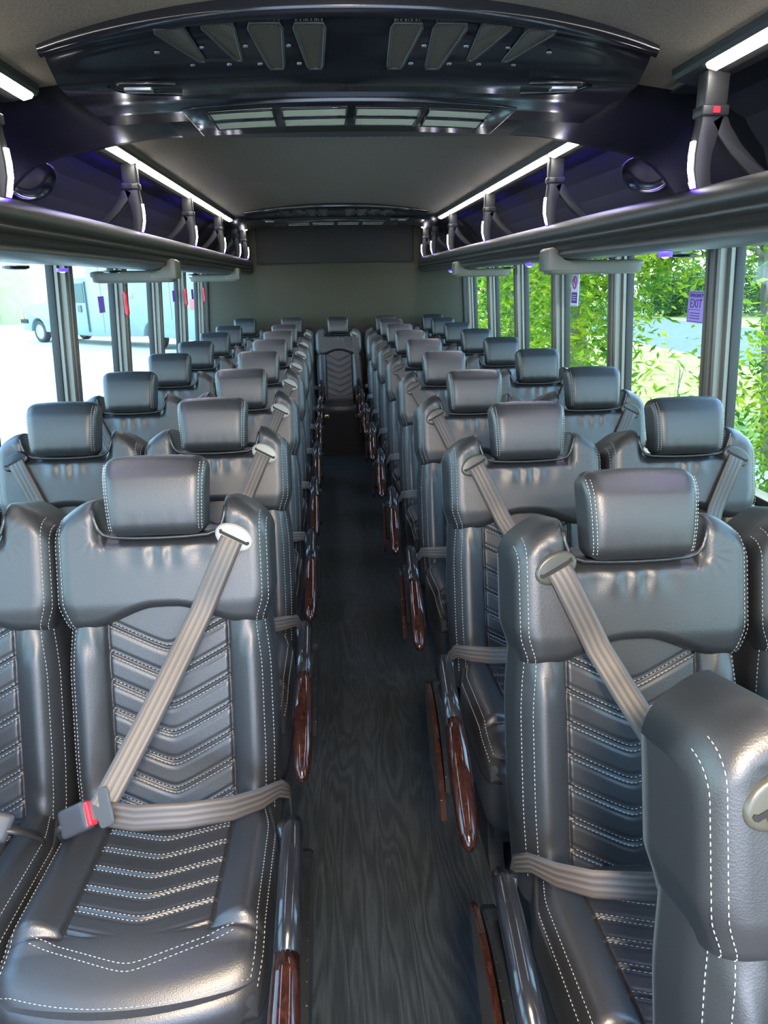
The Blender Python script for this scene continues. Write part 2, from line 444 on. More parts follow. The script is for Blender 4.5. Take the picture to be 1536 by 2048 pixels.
# --- lower backrest
XI = 0.122
def back_w(t): return 0.212 - 0.012 * sstep(t, 0.30, 0.46) - 0.006 * sstep(-t, -0.15, 0.05)
def back_disp(x, t):
    ax = np.abs(x)
    bol = 0.030 * np.sin(np.clip((ax - XI) / 0.062, 0, 1) * PI / 2) ** 0.8 * (1 - 0.5 * sstep(ax, 0.172, 0.215)) * (1 - .35 * sstep(t, .33, .44))
    crease = -0.008 * np.exp(-((ax - XI) / 0.0035) ** 2)
    inside = 1 - sstep(ax, XI - 0.004, XI + 0.001)
    ch = chevron(ax, t + 0.012, 0.060, 0.52, 0.0085)
    fade = 1 - sstep(t - .52 * ax, 0.375, 0.385)
    wr = 0.0025 * np.sin(ax * 60 + t * 95) * np.exp(-((t - 0.02) / 0.06) ** 2) * sstep(ax, XI, .16)
    wr2 = 0.002 * np.sin(ax * 160 - t * 40) * np.exp(-((t - 0.38) / 0.03) ** 2) * sstep(ax, XI, .15)
    return bol + crease + inside * ch * fade + wr + wr2
BACK = Soft(back_w, -0.05, 0.47, 0.0, -0.12, 0.050, back_disp, N_=150, Mr=250, r_end=0.03, end0=False, end1=False)

# --- shoulder pad
HN = 0.597
def pad_t1(x):
    ax = np.minimum(np.abs(x), 0.216); R = 0.075; W_ = 0.2165
    cor = np.where(ax > W_ - R, -R + np.sqrt(np.clip(R * R - (ax - (W_ - R)) ** 2, 0, None)), 0)
    return HN + (0.665 - HN) * sstep(ax, 0.108, 0.132) + cor * 0.9 - 0.012 * sstep(ax, .13, .19)
def pad_t0(x):
    ax = np.minimum(np.abs(x), 0.216)
    return 0.442 - 0.036 * sstep(ax, 0.02, 0.15) - 0.004 * (ax / .22)
def pad_w(t): return 0.216 - 0.016 * sstep(-t, -0.47, -0.395)
def pad_disp(x, t):
    ax = np.abs(x)
    wr = 0.0022 * (np.sin(x * 120 + 1.6 * np.sin(x * 37) + 1) + .4 * np.sin(x * 61)) * np.exp(-((t - (HN - 0.045)) / 0.022) ** 2) * (1 - sstep(ax, 0.07, 0.12))
    rad = np.hypot(ax - 0.13, t - HN)
    th = np.arctan2(t - HN, ax - 0.13)
    wr2 = 0.00025 * np.sin(th * 13) * np.exp(-((rad - 0.03) / 0.018) ** 2)
    lip = -0.014 * np.exp(-(np.maximum(ax - 0.118, 0) / 0.012) ** 2) * sstep(t, HN - 0.03, HN - 0.004)
    bul = -0.010 * sstep(-t, -0.46, -0.40)
    esc = -0.006 * np.exp(-((x - 0.147) / 0.02) ** 2 - ((t - 0.585) / 0.03) ** 2)
    return wr + wr2 + lip + bul + esc
PAD = Soft(pad_w, pad_t0, pad_t1, 0.034, -0.13, 0.038, pad_disp, N_=150, Mr=120, r_end=0.04, end0=False, end1=True)
# round the lower lip too
_pb = PAD.base
def pad_base(x, t):
    d = _pb(x, t); e = t - PAD.T0(x); q = np.clip(1 - e / 0.022, 0, 1)
    return d - 0.022 * (1 - np.sqrt(np.clip(1 - q * q, 0, 1)))
PAD.base = pad_base

# --- cushion
CF = 0.485
def cu_w(t):
    R = 0.10; e = np.clip((t - (CF - R)) / R, 0, 1)
    return 0.214 - 0.02 * (1 - sstep(t, 0, 0.12)) - R * 0.75 * (1 - np.sqrt(np.clip(1 - e * e, 0, 1))) 
def cu_t1(x): return CF - 0.045 * (np.minimum(np.abs(x), .22) / 0.22) ** 2
def cu_disp(x, t):
    ax = np.abs(x); on = 1 - sstep(t, 0.335, 0.385)
    bol = 0.026 * np.sin(np.clip((ax - XI) / 0.055, 0, 1) * PI / 2) ** 0.8 * on
    crease = -0.008 * np.exp(-((ax - XI) / 0.0035) ** 2) * (1 - sstep(t, 0.33, 0.36))
    endc = -0.007 * np.exp(-((t - (0.352 + 0.10 * (ax - XI))) / 0.006) ** 2) * sstep(ax, XI - .01, XI + .01)
    inside = (1 - sstep(ax, XI - 0.004, XI + 0.001))
    ch = chevron(ax, 0.328 - t, 0.052, 0.33, 0.0075)
    f2 = 1 - sstep(t - 0.0 * ax, 0.345, 0.36)
    return bol + crease + endc + inside * ch * f2 - 0.035 * sstep(t, 0.31, 0.50) ** 2 
CUSH = Soft(cu_w, 0.0, cu_t1, 0.0, -0.10, 0.045, cu_disp, N_=150, Mr=220, r_end=0.055, end0=False, end1=True)

def dashes(mb, pts, length=0.0055, gap=0.0028, wd=0.0007, ht=0.0006):
    """thread dashes along a polyline of 3D points"""
    pts = [Vector(p) for p in pts]
    seg = 0.0; on = True; path = []
    L = [0.0]
    for a, b in zip(pts, pts[1:]): L.append(L[-1] + (b - a).length)
    def at(s_):
        for i in range(len(L) - 1):
            if s_ <= L[i + 1]:
                k = (s_ - L[i]) / max(L[i + 1] - L[i], 1e-9); return pts[i].lerp(pts[i + 1], k)
        return pts[-1]
    s_ = 0.0
    while s_ + length < L[-1]:
        a, b = at(s_), at(s_ + length)
        t = (b - a).normalized(); n = Vector((0, -0.75, 0.66)); sd_ = t.cross(n).normalized()
        n = sd_.cross(t).normalized()
        m1 = (a + b) / 2
        vs_ = [a, m1 + sd_ * wd - n * ht * .3, m1 + n * ht * 1.6, m1 - sd_ * wd - n * ht * .3, b, m1 + sd_ * wd + n * ht, m1 - sd_ * wd + n * ht]
        # four-sided spindle
        q1 = a.lerp(b, .2); q2 = a.lerp(b, .8)
        ring = lambda c: [c + sd_ * wd, c + n * ht * 1.6, c - sd_ * wd, c - n * ht]
        V_ = [a] + ring(q1) + ring(q2) + [b]
        fs = [(0, 1 + j, 1 + (j + 1) % 4) for j in range(4)] + [(1 + j, 5 + j, 5 + (j + 1) % 4, 1 + (j + 1) % 4) for j in range(4)] + [(9, 5 + (j + 1) % 4, 5 + j) for j in range(4)]
        mb.add(V_, fs)
        s_ += length + gap

def rbox_mesh(name, half, r, n=14, warp=None):
    """rounded box by clamping a subdivided cube"""
    bm = bmesh.new(); bmesh.ops.create_cube(bm, size=2)
    bmesh.ops.subdivide_edges(bm, edges=bm.edges[:], cuts=n, use_grid_fill=True)
    h = Vector(half)
    for v in bm.verts:
        p = Vector([h[i] * v.co[i] for i in range(3)])
        # push sampling towards edges
        p = Vector([h[i] * math.copysign(math.sin(abs(v.co[i]) * PI / 2) * .5 + abs(v.co[i]) * .5, v.co[i]) for i in range(3)])
        c = Vector([max(-(h[i] - r), min(h[i] - r, p[i])) for i in range(3)])
        d = p - c
        if d.length > 1e-9: p = c + d.normalized() * r
        if warp: p = warp(p)
        v.co = p
    for f in bm.faces: f.smooth = True
    me = bpy.data.meshes.new(name); bm.to_mesh(me); bm.free(); return me

def ribbon(mb, pts, wvec, width, thick=0.0016, mi=0):
    """flat strap with thickness; returns nothing"""
    pts = [Vector(p) for p in pts]; m = len(pts); base = len(mb.v); nw = 7
    V_ = []
    for i, p in enumerate(pts):
        t = (pts[min(i + 1, m - 1)] - pts[max(i - 1, 0)]).normalized()
        wv = (wvec[i] if isinstance(wvec, list) else wvec); wv = Vector(wv); wv = (wv - t * wv.dot(t)).normalized()
        n = wv.cross(t).normalized()
        wd_ = width[i] if isinstance(width, list) else width
        for j in range(nw): V_.append(p + wv * wd_ * (j / (nw - 1) - .5) + n * thick * .5)
        for j in range(nw): V_.append(p + wv * wd_ * ((nw - 1 - j) / (nw - 1) - .5) - n * thick * .5)
    k = 2 * nw
    fs = [(i * k + j, i * k + (j + 1) % k, (i + 1) * k + (j + 1) % k, (i + 1) * k + j) for i in range(m - 1) for j in range(k)]
    mb.add(V_, fs)
    return k, m, nw

def strap_obj(name, pts, wvec, width, m_, parent, flipx):
    mb = MB(); k, m, nw = ribbon(mb, pts, wvec, width)
    me = mb.mesh(name)
    uvl = me.uv_layers.new(name='UVMap')
    for poly in me.polygons:
        for li in poly.loop_indices:
            vi = me.loops[li].vertex_index; j = vi % k
            fr = j / (nw - 1) if j < nw else (k - 1 - j) / (nw - 1)
            uvl.data[li].uv = (fr, vi // k * 0.05)
    o = link(name, me, m_, parent)
    return o

# ---- shared unmirrored meshes (the belt slot at +x; mirror flips x)
ME = {}
ME['backrest'] = soft_mesh('backrest', BACK, bmap)
ME['pad'] = soft_mesh('shoulder_pad', PAD, bmap)
ME['cushion'] = soft_mesh('seat_cushion', CUSH, cmap)
def hr_warp(p):
    p = p.copy(); k = (p.z + 0.078) / 0.156
    p.x *= 0.93 + 0.09 * k
    p.y += -0.010 * math.sin(k * PI) * (1 if p.y < 0 else 0.2)          # front bulges
    p.y += 0.014 * max(0, k - .75) / .25 * (1 if p.y < 0 else 0)
    if p.y < 0: p.y += 0.0012 * math.sin(p.x * 210 + 2 * math.sin(p.x * 50)) * max(0, 1 - k * 3)
    p.z += 0.004 * math.cos(p.x / 0.1 * PI / 2) * (1 if k > .9 else 0)
    return p
hm = rbox_mesh('headrest', (0.1, 0.046, 0.078), 0.026, 26, hr_warp)
HRC = bmap(0.0, 0.669, 0.022)
RX = Matrix.Rotation(-math.radians(14.5), 4, 'X')   # leaning back
hm.transform(Matrix.Translation(Vector(HRC)) @ RX)
ME['headrest'] = hm

# stitching meshes
st = MB()
def back_line(tc, off):
    xs = np.linspace(-XI + .004, XI - .004, 41)
    t = tc + 0.52 * np.sqrt(xs * xs + 0.00018) + off
    ok = (t > 0.005) & (t < PAD.T0(xs) + 0.004)
    P = bmap(xs, t, BACK.point(xs, t) + 0.0006)
    run = []
    for p, g in zip(P, ok):
        if g: run.append(p)
        else:
            if len(run) > 3: dashes(st, run)
            run = []
    if len(run) > 3: dashes(st, run)
for k in range(-1, 7):
    for off in (-0.0055, 0.0055): back_line(k * 0.060 - 0.012, off)
for s in (-1, 1):
    for an in (0.55, 1.0):
        pts = []
        for t in np.linspace(0.0, 0.405, 40):
            x, d = BACK.arc(s, t, an); pts.append(bmap(x + s * .0004, t, d + .0006))
        dashes(st, pts)
ME['stitch_back'] = st.mesh('stitching')
st = MB()
for s in (-1, 1):
    for an in (0.62, 1.05):
        pts = []
        for t in np.linspace(0.405, 0.655, 50):
            w_ = float(PAD.w(np.array(t)))
            R = 0.075
            tt = t
            x = s * (w_ - PAD.r + PAD.r * math.cos(an))
            k_ = (t - 0.402) / (0.653 - 0.402)
            tt = float(PAD.T0(np.array(x)) + (PAD.T1(np.array(x)) - PAD.T0(np.array(x))) * k_)
            d = float(PAD.base(np.array(x), np.array(tt))) - PAD.r + PAD.r * math.sin(an) + float(PAD.disp(np.array(x), np.array(tt))) * math.sin(an)
            pts.append(bmap(x + s * .0005, tt, max(d, PAD.db) + .0007))
        dashes(st, pts)
ME['stitch_pad'] = st.mesh('stitching')
st = MB()
def cush_line(tcn, off):
    xs = np.linspace(-XI + .004, XI - .004, 41)
    t = 0.328 - (tcn + 0.33 * np.sqrt(xs * xs + 0.00018) + off)
    ok = (t > 0.03) & (t < 0.40)
    P = cmap(xs, t, CUSH.point(xs, t) + 0.0006)
    run = [p for p, g in zip(P, ok) if g]
    if len(run) > 3: dashes(st, run)
for k in range(0, 5):
    for off in (-0.0055, 0.0055): cush_line(k * 0.052, off)
for off in (0.0, 0.012):   # the wide V across the front
    xs = np.linspace(-0.165, 0.165, 61); t = 0.414 + off - 0.36 * np.sqrt(xs * xs + 0.0003)
    dashes(st, cmap(xs, t, CUSH.point(xs, t) + .0006))
for an in (0.50, 0.9):     # perimeter seam
    pts = []
    for s, rng in ((-1, np.linspace(0.02, 0.999, 70)), (1, np.linspace(0.999, 0.02, 70))):
        for k_ in rng:
            te = float(CUSH.T1(np.array(9.0))) * k_; w_ = float(CUSH.w(np.array(te)))
            x = s * (w_ - CUSH.r + CUSH.r * math.cos(an)); tt = float(CUSH.T1(np.array(x))) * min(k_, .975 if an < .7 else .955)
            d = float(CUSH.base(np.array(x), np.array(tt))) - CUSH.r + CUSH.r * math.sin(an) + float(CUSH.disp(np.array(x), np.array(tt))) * math.sin(an)
            pts.append(cmap(x + s * .0004, tt, d + .0008))
        if s == -1:
            for x in np.linspace(x, -x, 30)[1:-1]:
                tt = float(CUSH.T1(np.array(x))) * (.975 if an < .7 else .955)
                d = float(CUSH.base(np.array(x), np.array(tt))) + float(CUSH.disp(np.array(x), np.array(tt)))
                pts.append(cmap(x, tt, d + .0008))
    dashes(st, pts)
ME['stitch_cush'] = st.mesh('stitching')
st = MB()
for s in (-1, 1):
    for xx in (0.0895, 0.0955):
        pts = []
        for k in range(30):
            t = -0.066 + 0.132 * k / 29
            kk = (t + .078) / .156
            yy = -0.046 if xx < .09 else -0.0435
            over = max(0, abs(t) - 0.052)
            yy += (0.026 - math.sqrt(max(0.026 ** 2 - over ** 2, 0)))
            p = hr_warp(Vector((s * xx, yy + (0.004 if xx < .09 else 0.0065), t)))
            pts.append((Matrix.Translation(Vector(HRC)) @ RX) @ (p + Vector((0, -0.001, 0))))
        dashes(st, pts, 0.0045, 0.0022)
ME['stitch_head'] = st.mesh('stitching')
# piping round the headrest notch
pp = []
for x, t in [(-.131, .650), (-.128, .63), (-.122, .612), (-.112, .600), (-.095, .594), (-.05, .591), (0, .590), (.05, .591), (.095, .594), (.112, .600), (.122, .612), (.128, .63), (.131, .650)]:
    pp.append(bmap(x, t - .005, 0.028))
ME['piping'] = MB().tube(pp, 0.0042, 8).mesh('piping')
# cushion skirt and base
sk = MB(); ring = []
n = 48
outl = []
for k_ in np.linspace(0, 1, 24): 
    te = float(CUSH.T1(np.array(9.0))) * k_; outl.append((-float(CUSH.w(np.array(te))) , te))
xe = outl[-1][0]
for x in np.linspace(xe, -xe, 14)[1:-1]: outl.append((x, float(CUSH.T1(np.array(x)))))
outl += [(-x, t) for x, t in outl[:24][::-1]]
rows = []
for z, sx, sy in ((0.455, 0.985, -0.006), (0.42, 0.998, 0.004), (0.36, 0.985, -0.002), (0.29, 0.95, -0.015), (0.235, 0.90, -0.04), (0.215, 0.86, -0.06)):
    rows.append([(x * sx, CY - (t + sy if t > .1 else t), z) for x, t in outl])
P = np.array(rows); V_ = P.reshape(-1, 3); n_ = len(outl)
mb = MB(); mb.add(V_, [(i * n_ + j, i * n_ + (j + 1) % n_, (i + 1) * n_ + (j + 1) % n_, (i + 1) * n_ + j) for i in range(len(rows) - 1) for j in range(n_)])
mb.f.append([(len(rows) - 1) * n_ + j for j in range(n_)]); mb.mi.append(0); mb.sm.append(False)
mb.f.append(list(range(n_))); mb.mi.append(0); mb.sm.append(False)
ME['skirt'] = mb.mesh('seat_skirt')
mb = MB(); mb.box((-0.17, -0.50, 0.16), (0.17, -0.12, 0.225))
ME['base'] = mb.mesh('seat_frame')
mb = MB(); mb.prism([(-0.44, 0.0), (-0.40, 0.03), (-0.36, 0.165), (-0.22, 0.165), (-0.16, 0.03), (-0.12, 0.0)], 'x', -0.02, 0.02)
ME['leg'] = mb.mesh('leg')
# escutcheon
ex, et = 0.147, 0.580
esc = MB()
ed = float(PAD.point(np.array(ex), np.array(et))) + 0.001
n = 28; ang0 = math.radians(-28)
ringo = []; 
def ept(a, rx, ry, d):
    lx, ly = rx * math.cos(a), ry * math.sin(a)
    return bmap(ex + lx * math.cos(ang0) - ly * math.sin(ang0), et + lx * math.sin(ang0) + ly * math.cos(ang0), d)
R_ = [(0.040, 0.026, ed - .004), (0.0405, 0.0265, ed + .004), (0.038, 0.024, ed + .008), (0.034, 0.020, ed + .0085), (0.0, 0.0, ed + .0085)]
V_ = [ept(2 * PI * j / n, rx, ry, d) for rx, ry, d in R_ for j in range(n)]
esc.add(V_, [(i * n + j, i * n + (j + 1) % n, (i + 1) * n + (j + 1) % n, (i + 1) * n + j) for i in range(len(R_) - 1) for j in range(n)])
ME['escutcheon'] = esc.mesh('belt_guide')
sl = MB()
def quad_on(mbx, pts2, d):
    k = len(mbx.v); V1 = []
    for (lx, ly) in pts2:
        V1.append(bmap(ex + lx * math.cos(ang0) - ly * math.sin(ang0), et + lx * math.sin(ang0) + ly * math.cos(ang0), d))
    for (lx, ly) in pts2:
        V1.append(bmap(ex + lx * math.cos(ang0) - ly * math.sin(ang0), et + lx * math.sin(ang0) + ly * math.cos(ang0), d - .003))
    m = len(pts2); mbx.add(V1, [tuple(range(m)), tuple(range(2 * m - 1, m - 1, -1))] + [(i, (i + 1) % m, m + (i + 1) % m, m + i) for i in range(m)], 0, False)
quad_on(sl, [(-.030, -.004), (.030, -.004), (.033, -.001), (.033, .003), (.030, .005), (.026, .002), (-.026, .002), (-.030, .005), (-.033, .002)], ed + .0095)
ME['slot'] = sl.mesh('slot')
# belt path: from the slot down over the pad to the buckle
BK = Vector((-0.088, -0.315, 0.600))     # latch plate
slot_c = Vector(bmap(ex - 0.004, et - 0.004, ed + .010))
p0 = slot_c
pts = [p0, Vector(bmap(ex - .012, et - .02, ed + .014))]
p2 = Vector(bmap(0.078, 0.435, 0.046)); pts += [p2.lerp(pts[1], .66), p2.lerp(pts[1], .33), p2]
for k in (0.2, .4, .6, .8, 1.0): pts.append(p2.lerp(BK, k) + Vector((0, 0, -0.006 * math.sin(k * PI))))
ME['_shoulder'] = pts
wv = Vector((0.93, -0.10, -0.42))

def make_seat(kind, aisle, guide, parked):
    """kind: mirror sign (belt guide at +x * kind)"""
    flip = -1 if kind < 0 else 1
    key = ('seat', flip)
    def mm(k):
        kk = (k, flip)
        if kk not in ME:
            if flip > 0: ME[kk] = ME[k]
            else:
                me = ME[k].copy(); me.transform(Matrix.Scale(-1, 4, (1, 0, 0))); me.flip_normals(); ME[kk] = me
        return ME[kk]
    root = empty('bus_seat')
    def part(name, k, m, parent=root):
        me = mm(k)
        o = bpy.data.objects.new(name, me); C.objects.link(o); o.parent = parent
        if not me.materials: me.materials.append(m)
        return o
    b = part('backrest', 'backrest', M['leather']); tag(part('stitching', 'stitch_back', M['thread'], b), 'pale chevron and edge stitching')
    p = part('shoulder_pad', 'pad', M['leather']); part('stitching', 'stitch_pad', M['thread'], p); part('piping', 'piping', M['leather_plain'], p)
    h = part('headrest', 'headrest', M['leather']); part('stitching', 'stitch_head', M['thread'], h)
    c = part('seat_cushion', 'cushion', M['leather']); part('stitching', 'stitch_cush', M['thread'], c); part('skirt', 'skirt', M['leather'], c)
    part('seat_frame', 'base', M['black'])
    for x in (-0.14, 0.14):
        l = part('leg', 'leg', M['black']); l.location.x = x
    # belt guide in the tone passed for this seat
    ke = ('guide', flip, guide.name)
    if ke not in ME:
        me = mm('escutcheon').copy(); me.materials.clear(); me.materials.append(guide); ME[ke] = me
    g = bpy.data.objects.new('belt_guide', ME[ke]); C.objects.link(g); g.parent = root
    part('slot', 'slot', M['black'], g)
    # straps
    straps = (('shoulder_belt', pts, [wv] * 10, 0.046), ('lap_belt', LAP, LAPW, LAPWD))
    if parked: straps = (('hanging_belt', [Vector(bmap(x_, t_, d_)) for x_, t_, d_ in ((.147, .578, ed + .012), (.152, .54, ed + .014), (.158, .44, .05), (.168, .30, .042), (.182, .12, .04), (.195, .0, .035))], [Vector((1, 0, 0))] * 6, .044),)
    for nm, pp_, wv_, wd_ in straps:
        kk = (nm, flip)
        if kk not in ME:
            o = strap_obj(nm, [Vector((q.x * flip, q.y, q.z)) for q in pp_], [Vector((q.x * flip, q.y, q.z)) for q in wv_], wd_, M['belt'], root, flip)
            ME[kk] = o.data
        else:
            o = bpy.data.objects.new(nm, ME[kk]); C.objects.link(o); o.parent = root
    if not parked:
        bo = part('buckle', 'buckle', M['plastic_blue'])
        tag(part('release_button', 'button', M['red'], bo), 'red release button')
        part('latch_plate', 'latch', M['steelplastic'], bo); part('buckle_strap', 'bstem', M['plastic'], bo)
    if aisle:
        a = part('armrest', 'arm', M['gloss'])
        if flip < 0: a.rotation_euler.z = -0.052; a.location.x = -0.003
        tag(part('wood_grip', 'grip', M['burl'], a), 'glossy burl wood grip')
        part('cup_panel', 'panel', M['satin'], a); fa = tag(part('wood_fascia', 'fascia', M['burl'], a), 'glossy burl wood side fascia'); fa.location.x = -0.026 if flip > 0 else 0
    return root

# lap belt: from latch across to the guide side hip, wraps down
LAP = [BK + Vector((0.005, 0.0, -0.012))] + [Vector(q) for q in ((-0.03, -0.325, 0.582), (0.06, -0.318, 0.575), (0.14, -0.295, 0.566), (0.19, -0.26, 0.556), (0.222, -0.215, 0.542), (0.236, -0.17, 0.50), (0.236, -0.15, 0.44))]
LAPW = [Vector((0, 0.42, 0.90))] * 5 + [Vector((0.1, 0.3, 0.9)), Vector((0, .9, 0.4)), Vector((0, 1, 0))]
LAPWD = [0.044, 0.046, 0.046, 0.044, 0.04, 0.034, 0.03, 0.03]
M['plastic_blue'] = mat('buckle_plastic', (0.05, 0.052, 0.06), 0.4)
M['steelplastic'] = mat('latch_grey', (0.16, 0.17, 0.18), 0.28, metal=0.5)
# buckle points from the latch plate down to the gap between cushions
bd = Vector((-0.085, 0.02, -0.050)).normalized(); bn = Vector((-.25, -0.80, 0.55)); bn = (bn - bd * bn.dot(bd)).normalized(); bs = bd.cross(bn).normalized()
BM_ = Matrix((( bs.x, bd.x, bn.x, 0), (bs.y, bd.y, bn.y, 0), (bs.z, bd.z, bn.z, 0), (0, 0, 0, 1)))
def oriented(me, c): me.transform(Matrix.Translation(c) @ BM_); return me
ME['buckle'] = oriented(rbox_mesh('buckle', (0.026, 0.034, 0.012), 0.008, 8), BK + bd * 0.062)
ME['button'] = oriented(rbox_mesh('release_button', (0.0215, 0.007, 0.0095), 0.003, 5), BK + bd * 0.029)
lp = MB(); lp.prism([(-.030, -.022), (.030, -.022), (.034, -.017), (.034, .006), (.029, .011), (.016, .012), (.013, .024), (-.013, .024), (-.016, .012), (-.029, .011), (-.034, .006), (-.034, -.017)], 'z', -.003, .003)
lpm = lp.mesh('latch_plate'); bmx = bmesh.new(); bmx.from_mesh(lpm); bmesh.ops.bevel(bmx, geom=bmx.edges[:], offset=0.0015, segments=2, affect='EDGES'); bmx.to_mesh(lpm); bmx.free()
ME['latch'] = oriented(lpm, BK)
q = BK + bd * 0.094
ME['bstem'] = MB().tube([q - bd * .01, q + bd * .012 + Vector((0, .01, -.01)), q + Vector((-0.022, .05, -.06)), q + Vector((-.024, .07, -.12))], [0.016, .014, .014, .014], 10, ry=[.007, .007, .006, .006]).mesh('buckle_strap')
# armrest (on the guide side, x = +0.262)
AX = 0.262
bar = [(-0.40, 0.612), (-0.44, 0.630), (-0.50, 0.632), (-0.58, 0.622), (-0.665, 0.608)]
bar = [(y + 0.0, z) for y, z in bar]
ME['arm'] = MB().tube([(AX, y, z) for y, z in bar], [0.013, 0.0175, 0.0185, 0.0185, 0.0185], 16, ry=[.014, .018, .019, .019, .019]).tube([(AX - .02, -.385, .60), (AX - .012, -.40, .56), (AX - .012, -.38, .47), (AX - .015, -.36, .36)], [.012, .014, .014, .014], 10, ry=[.02, .022, .022, .022]).mesh('armrest')
gp = [(-0.662, 0.6085), (-0.69, 0.603), (-0.74, 0.591), (-0.80, 0.572), (-0.86, 0.548), (-0.90, 0.528), (-0.918, 0.518), (-0.925, 0.514)]
gx = [(y * 1.0, z) for y, z in gp]
ME['grip'] = MB().tube([(AX, y, z) for y, z in gx], [0.0187, 0.0195, 0.0215, 0.0225, 0.0215, 0.0175, 0.012, 0.004], 18, ry=[.0192, .020, .021, .022, .021, .0175, .012, .004]).mesh('wood_grip')
def lens_poly(y0, y1, z0, z1, n=14, pw=0.8, tilt=0.0):
    up_, lo = [], []
    for i in range(n + 1):
        k = i / n; y = y0 + (y1 - y0) * k; a = (4 * k * (1 - k)) ** pw
        m_ = (z0 + z1) / 2 - tilt * k
        up_.append((y, m_ + a * (z1 - z0) / 2)); lo.append((y, m_ - a * (z1 - z0) / 2))
    return up_ + lo[1:-1][::-1]
pnl = MB(); pnl.prism(lens_poly(-0.40, -0.80, 0.50, 0.615, tilt=.02), 'x', AX + 0.004, AX + 0.030); ME['panel'] = pnl.mesh('cup_panel')
fs_ = MB(); fs_.prism(lens_poly(-0.37, -0.84, 0.465, 0.606, tilt=.03), 'x', AX + 0.032, AX + 0.042); ME['fascia'] = fs_.mesh('wood_fascia')
for k in ('panel', 'fascia'):
    b_m = bmesh.new(); b_m.from_mesh(ME[k]); bmesh.ops.bevel(b_m, geom=b_m.edges[:], offset=0.003, segments=2, affect='EDGES'); b_m.to_mesh(ME[k]); b_m.free()

P_ = 0.76
COL = {'A': -0.7870, 'B': -0.3557, 'C': 0.5275, 'D': 0.9743}
YB, YC, YL = 1.4615, 1.2251, 7.088
ordn = ['front', 'second', 'third', 'fourth', 'fifth', 'sixth', 'seventh', 'eighth', 'ninth', 'tenth', 'eleventh']
protos = {}; SHIFT = []
KIND = {'A': -1, 'B': 1, 'C': -1, 'D': 1}
GUIDE = {'A': M['satin'], 'B': M['lightplastic'], 'C': M['olive'], 'D': M['olive']}
def seat(col, x, y, label, group, aisle, lean=0.0, guide=None, kind=None, parked=False, armshift=False):
    kd = KIND[col] if kind is None else kind
    g = guide or GUIDE[col]
    key = (kd, aisle, g.name, parked)
    if key not in protos:
        o = protos[key] = make_seat(kd, aisle, g, parked)
    else:
        o = copy_tree(protos[key])
    o.location = (x, y, 0); tag(o, label, 'seat', group)
    if armshift: SHIFT.append(o)
    return o
for i in range(8):
    y = YB + P_ * i if i < 7 else YL + .10
    for c in 'AB':
        last = i == 7
        pos = 'beside the left-hand windows' if c == 'A' else 'on the left edge of the aisle'
        row = 'in the frontmost left row' if i == 0 else ('in the last row' if last else 'in the %s left row' % ordn[i])
        seat(c, COL[c], y, 'black leather seat %s, %s' % (pos, row), 'leather seats left of the aisle', c == 'B')
for i in range(-1, 9):
    y = YC + P_ * i if i < 8 else YL + .12
    for c in 'CD':
        if i == -1:
            if c == 'C':
                seat(c, 0.565, 0.61, 'nearest black leather seat, cut off at the lower right edge of the picture', 'leather seats right of the aisle', False)
            continue
        pos = 'beside the right-hand windows' if c == 'D' else 'on the right edge of the aisle'
        row = 'in the last row' if i == 8 else ('just behind the nearest cut-off seat' if i == 0 else 'in the %s right row' % ordn[i + 1])
        seat(c, COL[c], y, 'black leather seat %s, %s' % (pos, row), 'leather seats right of the aisle', c == 'C', armshift=(i == 0 and c == 'C'))
seat('B', 0.075, YL + .04, 'black leather seat at the end of the aisle against the rear wall', None, False, guide=M['lightplastic'], parked=True)
for o in SHIFT:        # this armrest sits a little farther back than the others
    for ch in o.children:
        if ch.name.startswith('armrest'): ch.location.y += .075; ch.location.x -= .012
# box below the middle rear seat
e = empty('underseat_box', (0.08, 6.60, 0), 'black box under the rear centre seat with two small brass latches', 'box')
MB().box((-0.20, -0.105, 0.0), (0.20, 0.06, 0.155)).build('body', M['black'], e, bevel=.008)
MB().prism([(-0.125, 0.0), (-0.125, 0.39), (-.118, .40), (-.106, .40), (-.106, .0)], 'x', -0.21, 0.21).build('front_panel', M['black'], e)
for x in (-0.138, 0.138):
    l = MB().box((x - .022, -.140, .345), (x + .022, -.124, .375)).build('latch', M['brass'], e, bevel=.003)
    MB().box((x - .008, -.146, .35), (x + .012, -.139, .364)).build('catch', M['black'], l)

